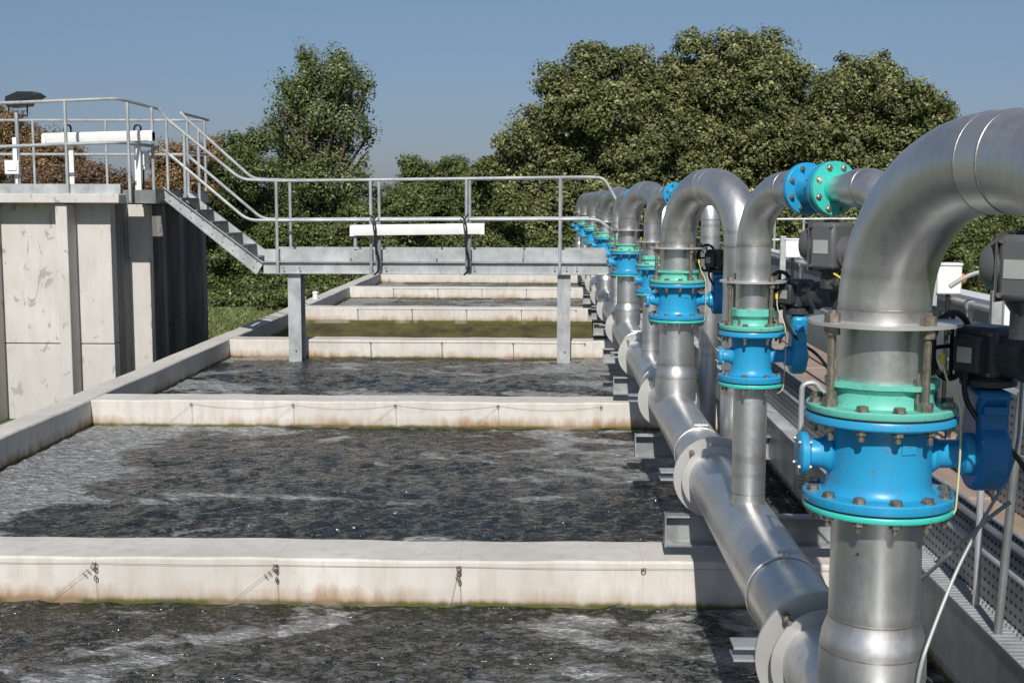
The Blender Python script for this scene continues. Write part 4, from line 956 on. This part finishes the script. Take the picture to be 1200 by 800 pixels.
# ------------------------------------------------------------------ vegetation
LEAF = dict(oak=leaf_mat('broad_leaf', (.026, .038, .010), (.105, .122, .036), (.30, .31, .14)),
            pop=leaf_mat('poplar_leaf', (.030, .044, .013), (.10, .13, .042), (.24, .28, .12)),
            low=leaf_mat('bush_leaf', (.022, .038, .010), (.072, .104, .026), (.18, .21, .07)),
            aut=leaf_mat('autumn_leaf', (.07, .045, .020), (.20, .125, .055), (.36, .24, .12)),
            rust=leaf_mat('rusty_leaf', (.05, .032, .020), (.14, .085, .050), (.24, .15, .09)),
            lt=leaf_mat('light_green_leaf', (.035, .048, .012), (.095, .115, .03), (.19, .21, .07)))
def crown(lobes, n, size, seed=0, clump=.30, per=55, squash=.8):
    per = int(per*1.6)
    g = np.random.default_rng(seed)
    C = np.array([l[0] for l in lobes], float); R = np.array([l[1] for l in lobes], float)
    wgt = R**2/np.sum(R**2); nc = max(1, n//per)
    li = g.choice(len(R), nc, p=wgt)
    d = g.normal(size=(nc, 3)); d[:, 1] = np.where(g.random(nc) < .72, -np.abs(d[:, 1]), d[:, 1]); d /= np.linalg.norm(d, axis=1)[:, None]
    rad = R[li]*(1.0 - .55*g.random(nc)**1.9)
    rad *= 1+.10*g.normal(size=nc)
    cc = C[li] + d*rad[:, None]*np.array([1, 1, .95])
    cr = clump*(.6+.8*g.random(nc))
    k = np.repeat(np.arange(nc), per); N = len(k)
    off = g.normal(size=(N, 3)); off /= np.linalg.norm(off, axis=1)[:, None]
    off *= (g.random(N)**.45)[:, None]*cr[k][:, None]*np.array([1, 1, squash])
    P = cc[k] + off
    outw = off/(np.linalg.norm(off, axis=1)[:, None]+1e-6)*.7 + d[k]*.5 + np.array([0, -.1, .5]) + g.normal(size=(N, 3))*.55
    outw /= np.linalg.norm(outw, axis=1)[:, None]
    a = np.cross(outw, g.normal(size=(N, 3))); a /= np.linalg.norm(a, axis=1)[:, None]; b = np.cross(outw, a)
    s = size*(.6+.8*g.random(N))[:, None]
    V = np.empty((N, 4, 3)); V[:, 0] = P-a*s; V[:, 1] = P-b*s*.55; V[:, 2] = P+a*s; V[:, 3] = P+b*s*.55
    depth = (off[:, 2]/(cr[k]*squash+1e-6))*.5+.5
    tintv = np.clip(.18+.42*depth+.16*g.normal(size=N)+.10*g.normal(size=nc)[k]+.12*(rad/R[li])[k], 0, 1)  # clump tops and crown outside lighter: sunlight painted into the leaf tint
    return V.reshape(-1, 3), np.repeat(tintv, 4)
def mesh_leaves(name, V, T, mat, parent):
    o = Vector(parent['_o']) if parent is not None else Vector((0,0,0)); V = V-np.array(o)
    n = len(V)//4; me = bpy.data.meshes.new(name)
    me.vertices.add(len(V)); me.vertices.foreach_set('co', V.astype(np.float32).ravel())
    me.loops.add(n*4); me.loops.foreach_set('vertex_index', np.arange(n*4, dtype=np.int32))
    me.polygons.add(n); me.polygons.foreach_set('loop_start', np.arange(0, n*4, 4, dtype=np.int32)); me.polygons.foreach_set('loop_total', np.full(n, 4, dtype=np.int32))
    me.update(calc_edges=True); at_ = me.attributes.new('tint', 'FLOAT', 'POINT'); at_.data.foreach_set('value', T.astype(np.float32))
    me.materials.append(mat); ob = bpy.data.objects.new(name, me); COL.objects.link(ob)
    if parent is not None: ob.parent = parent
    return ob
def tree(name, Y, lobes_px, n, size, mat, label, cat, group, base_u=None, trunk_r=.28, seed=0, clump=.40, depth=1., kind='tree', limbs=True, squash=.8, per=55):
    lobes = []
    g = random.Random(seed+5)
    for u, v, rp in lobes_px:
        y = Y+g.uniform(-1, 1)*depth; c = at(u, v, y); lobes.append((tuple(c), rp*y/F_PX*.93))
    if base_u is None: base_u = sum(l[0] for l in lobes_px)/len(lobes_px)
    b = at(base_u, 240, Y); base = Vector((b.x, Y, GND)); t = thing(name, base, label, cat, group)
    V, T = crown(lobes, n, size, seed, clump, per, squash)
    keep = V.reshape(-1, 4, 3)[:, :, 2].min(axis=1) > GND+.02
    V = V.reshape(-1, 4, 3)[keep].reshape(-1, 3); T = T.reshape(-1, 4)[keep].ravel()
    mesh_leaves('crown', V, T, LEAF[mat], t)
    top = max(l[0][2] for l in lobes)
    tr_ = MB(); fork = GND+(top-GND)*.35
    pts = [base+Vector((0,0,-.1)), base+Vector((.1,0,(fork-GND)*.5)), Vector((base.x+.0, Y, fork)), Vector((base.x-.1, Y, top*.75+fork*.25))]
    tr_.tube(pts, [trunk_r*1.25, trunk_r, trunk_r*.8, trunk_r*.25], 10); tr_.build('trunk', 'bark', t)
    if limbs:
        lm = MB()
        for c, r in lobes:
            c = Vector(c); s_ = Vector((base.x, Y, g.uniform(fork*.6, max(fork, min(c.z-.4, top*.7)))))
            mid = s_.lerp(c, .55)+Vector((0, 0, -.25)); lm.tube([s_, mid, c], [trunk_r*.45, trunk_r*.25, .03], 7)
            for q in range(3):
                e_ = c+Vector((g.uniform(-1,1), g.uniform(-1,1), g.uniform(-.3,1)))*r*.7; lm.tube([mid.lerp(c, .5), e_], [trunk_r*.15, .02], 5)
        lm.build('limbs', 'bark', t)
    return t
GT = 'trees beyond the tanks'
tree('broadleaf_tree', 46, [(690,80,28),(735,82,30),(650,95,22),(668,125,34),(715,130,38),(755,115,24),(630,150,26),(640,185,34),(600,165,18),(690,185,40),(740,185,38),(612,205,28),(660,240,40),(720,240,44),(620,260,36),(765,160,26)],
     120000, .068, 'oak', 'broad tree with a ragged crown, leftmost of the three big trees behind the risers', 'tree', GT, 712, .3, 1)
tree('broadleaf_tree', 49, [(812,68,30),(855,62,28),(900,66,28),(925,90,24),(790,100,32),(835,110,40),(885,110,40),(925,130,28),(790,150,38),(840,165,44),(900,165,44),(800,210,44),(860,220,46),(920,210,40),(770,240,40),(840,270,40)],
     135000, .072, 'oak', 'tallest broad tree with a domed crown, middle of the three big trees', 'tree', GT, 850, .34, 2)
tree('broadleaf_tree', 46, [(1000,88,24),(1035,86,22),(975,110,28),(1020,120,34),(1062,118,28),(1090,132,22),(1108,128,10),(960,155,34),(1010,165,40),(1065,165,38),(1100,150,20),(970,210,40),(1030,215,44),(1090,205,38),(990,260,38),(950,255,40),(1060,265,40),(1120,250,40)],
     120000, .068, 'oak', 'broad tree with warm yellowish leaves, rightmost of the three big trees', 'tree', GT, 1020, .3, 3)
tree('poplar_tree', 44, [(358,70,12),(366,84,14),(350,92,10),(396,72,12),(400,88,14),(384,98,14),(418,95,9),(430,100,7),(331,98,7),(340,108,12),(324,124,9),(362,112,18),(398,116,18),(424,124,11),(345,134,16),(320,148,9),(378,140,20),(412,146,16),(432,158,8),(330,162,14),(358,168,20),(396,176,22),(426,182,10),(340,196,20),(374,210,26),(412,212,16),(350,245,30),(395,250,30)],
     52000, .055, 'pop', 'tall poplar with an open feathery crown above the bridge stair', 'tree', GT, 372, .26, 4, clump=.36, squash=1.5)
tree('bushy_tree', 41, [(275,175,18),(300,165,14),(255,195,20),(290,205,32),(250,235,30),(300,250,36),(240,275,26),(275,290,36),(320,290,36),(250,330,28),(290,340,32)],
     70000, .052, 'low', 'dense green bushy tree behind the stair, left of the poplar', 'tree', GT, 285, .2, 5, clump=.32)
tree('bushy_tree', 40, [(340,270,30),(380,290,34),(430,260,32),(350,330,34),(400,335,34),(450,300,34),(440,340,30),(300,350,26),(470,250,26)],
     60000, .052, 'low', 'low dark bushy tree directly behind the bridge, below the poplar', 'tree', GT, 390, .2, 6, clump=.32)
tree('bushy_tree', 52, [(485,200,18),(505,208,20),(530,200,20),(550,215,22),(500,240,30),(540,250,32),(470,240,26),(580,205,20),(575,245,30)],
     50000, .06, 'low', 'rounded bushy tree in the gap right of the poplar', 'tree', GT, 520, .2, 7, clump=.36)
tree('bushy_tree', 43, [(480,290,34),(530,295,36),(580,285,36),(610,300,34),(560,320,34),(500,330,34),(600,240,26)],
     50000, .055, 'lt', 'paler green bush behind the middle of the bridge rail', 'bush', GT, 545, .2, 8, clump=.34)
tree('bushy_tree', 47, [(575,200,14),(590,215,24),(565,225,20),(600,190,12)],
     9000, .085, 'lt', 'small light green tree touching the left foot of the big trees', 'tree', GT, 582, .15, 9)
tree('bushy_tree', 45, [(640,300,36),(690,300,36),(740,300,40),(660,340,30),(790,300,40),(850,300,40),(900,290,40),(620,340,30)],
     26000, .085, 'low', 'dark undergrowth thicket behind the row of riser pipes', 'bush', GT, 760, .2, 10)
tree('hedge_shrub', 30, [(1075,290,40),(1130,300,46),(1190,295,46),(1100,350,40),(1170,345,46),(1230,320,50),(1030,310,36),(1000,290,30),(960,300,30)],
     60000, .038, 'lt', 'green hedge seen through the big arch above the parapet', 'hedge', None, 1120, .14, 11, clump=.24)
tree('autumn_tree', 40, [(-40,160,30),(8,150,26),(30,172,28),(55,178,26),(-10,195,34),(80,190,22),(95,200,16),(50,210,30),(-60,200,40)],
     60000, .04, 'aut', 'orange brown autumn tree behind the rail at the left edge', 'tree', 'autumn coloured shrubs behind the concrete tank', 20, .2, 12, clump=.32)
tree('autumn_tree', 36, [(70,215,20),(110,212,22),(140,222,20),(40,225,24),(90,235,26),(165,225,14)],
     30000, .042, 'rust', 'dark rusty shrub low behind the tank top tube light', 'shrub', 'autumn coloured shrubs behind the concrete tank', 100, .1, 13, clump=.26)
tree('autumn_tree', 38, [(195,185,20),(215,190,20),(205,215,24),(230,215,24),(220,180,14),(190,220,20),(250,180,16)],
     30000, .04, 'aut', 'yellow brown shrub seen through the top of the stair rails', 'shrub', 'autumn coloured shrubs behind the concrete tank', 210, .12, 14, clump=.26)
tree('bushy_tree', 33, [(245,350,16),(262,352,14),(282,352,16),(300,355,16),(320,352,18),(345,352,18),(370,352,18),(400,350,20)],
     14000, .05, 'low', 'low ragged shrub at the grass edge beneath the stair', 'shrub', None, 300, .06, 15, clump=.2, limbs=False)
# rough grass blades by the hedge foot
g = np.random.default_rng(3); n = 16000
P = np.stack([g.uniform(-16, -5, n), g.uniform(24, 34, n), np.full(n, GND)], 1); hgt = g.uniform(.02, .07, n); dx = g.normal(size=(n, 2))*.04; wd = .008+.01*g.random(n)
V = np.empty((n, 4, 3)); V[:, 0] = P-np.stack([wd, 0*wd, 0*wd], 1); V[:, 1] = P+np.stack([wd, 0*wd, 0*wd], 1)
top = P+np.stack([dx[:, 0], dx[:, 1], hgt], 1); V[:, 2] = top+np.stack([wd*.2, 0*wd, 0*wd], 1); V[:, 3] = top-np.stack([wd*.2, 0*wd, 0*wd], 1)
go = mesh_leaves('grass', V.reshape(-1, 3), np.repeat(g.uniform(.4, 1, n), 4), LEAF['lt'], None)
tag(go, 'rough green grass beyond the left tank wall', 'grass', kind='stuff')
# distant wood closing the horizon
lob = []
for k in range(46):
    x = -70+k*3.4; lob.append(((x, 82+random.uniform(-3, 3), random.uniform(-.5, 2.2)), random.uniform(2.2, 3.4)))
V, T = crown(lob, 60000, .2, 21, .7)
wo_ = mesh_leaves('distant_wood', V, T*.8, LEAF['low'], None); tag(wo_, 'distant belt of dark woodland closing the horizon', 'wood', kind='stuff')

for o in scene.objects:
    if '_o' in o: del o['_o']
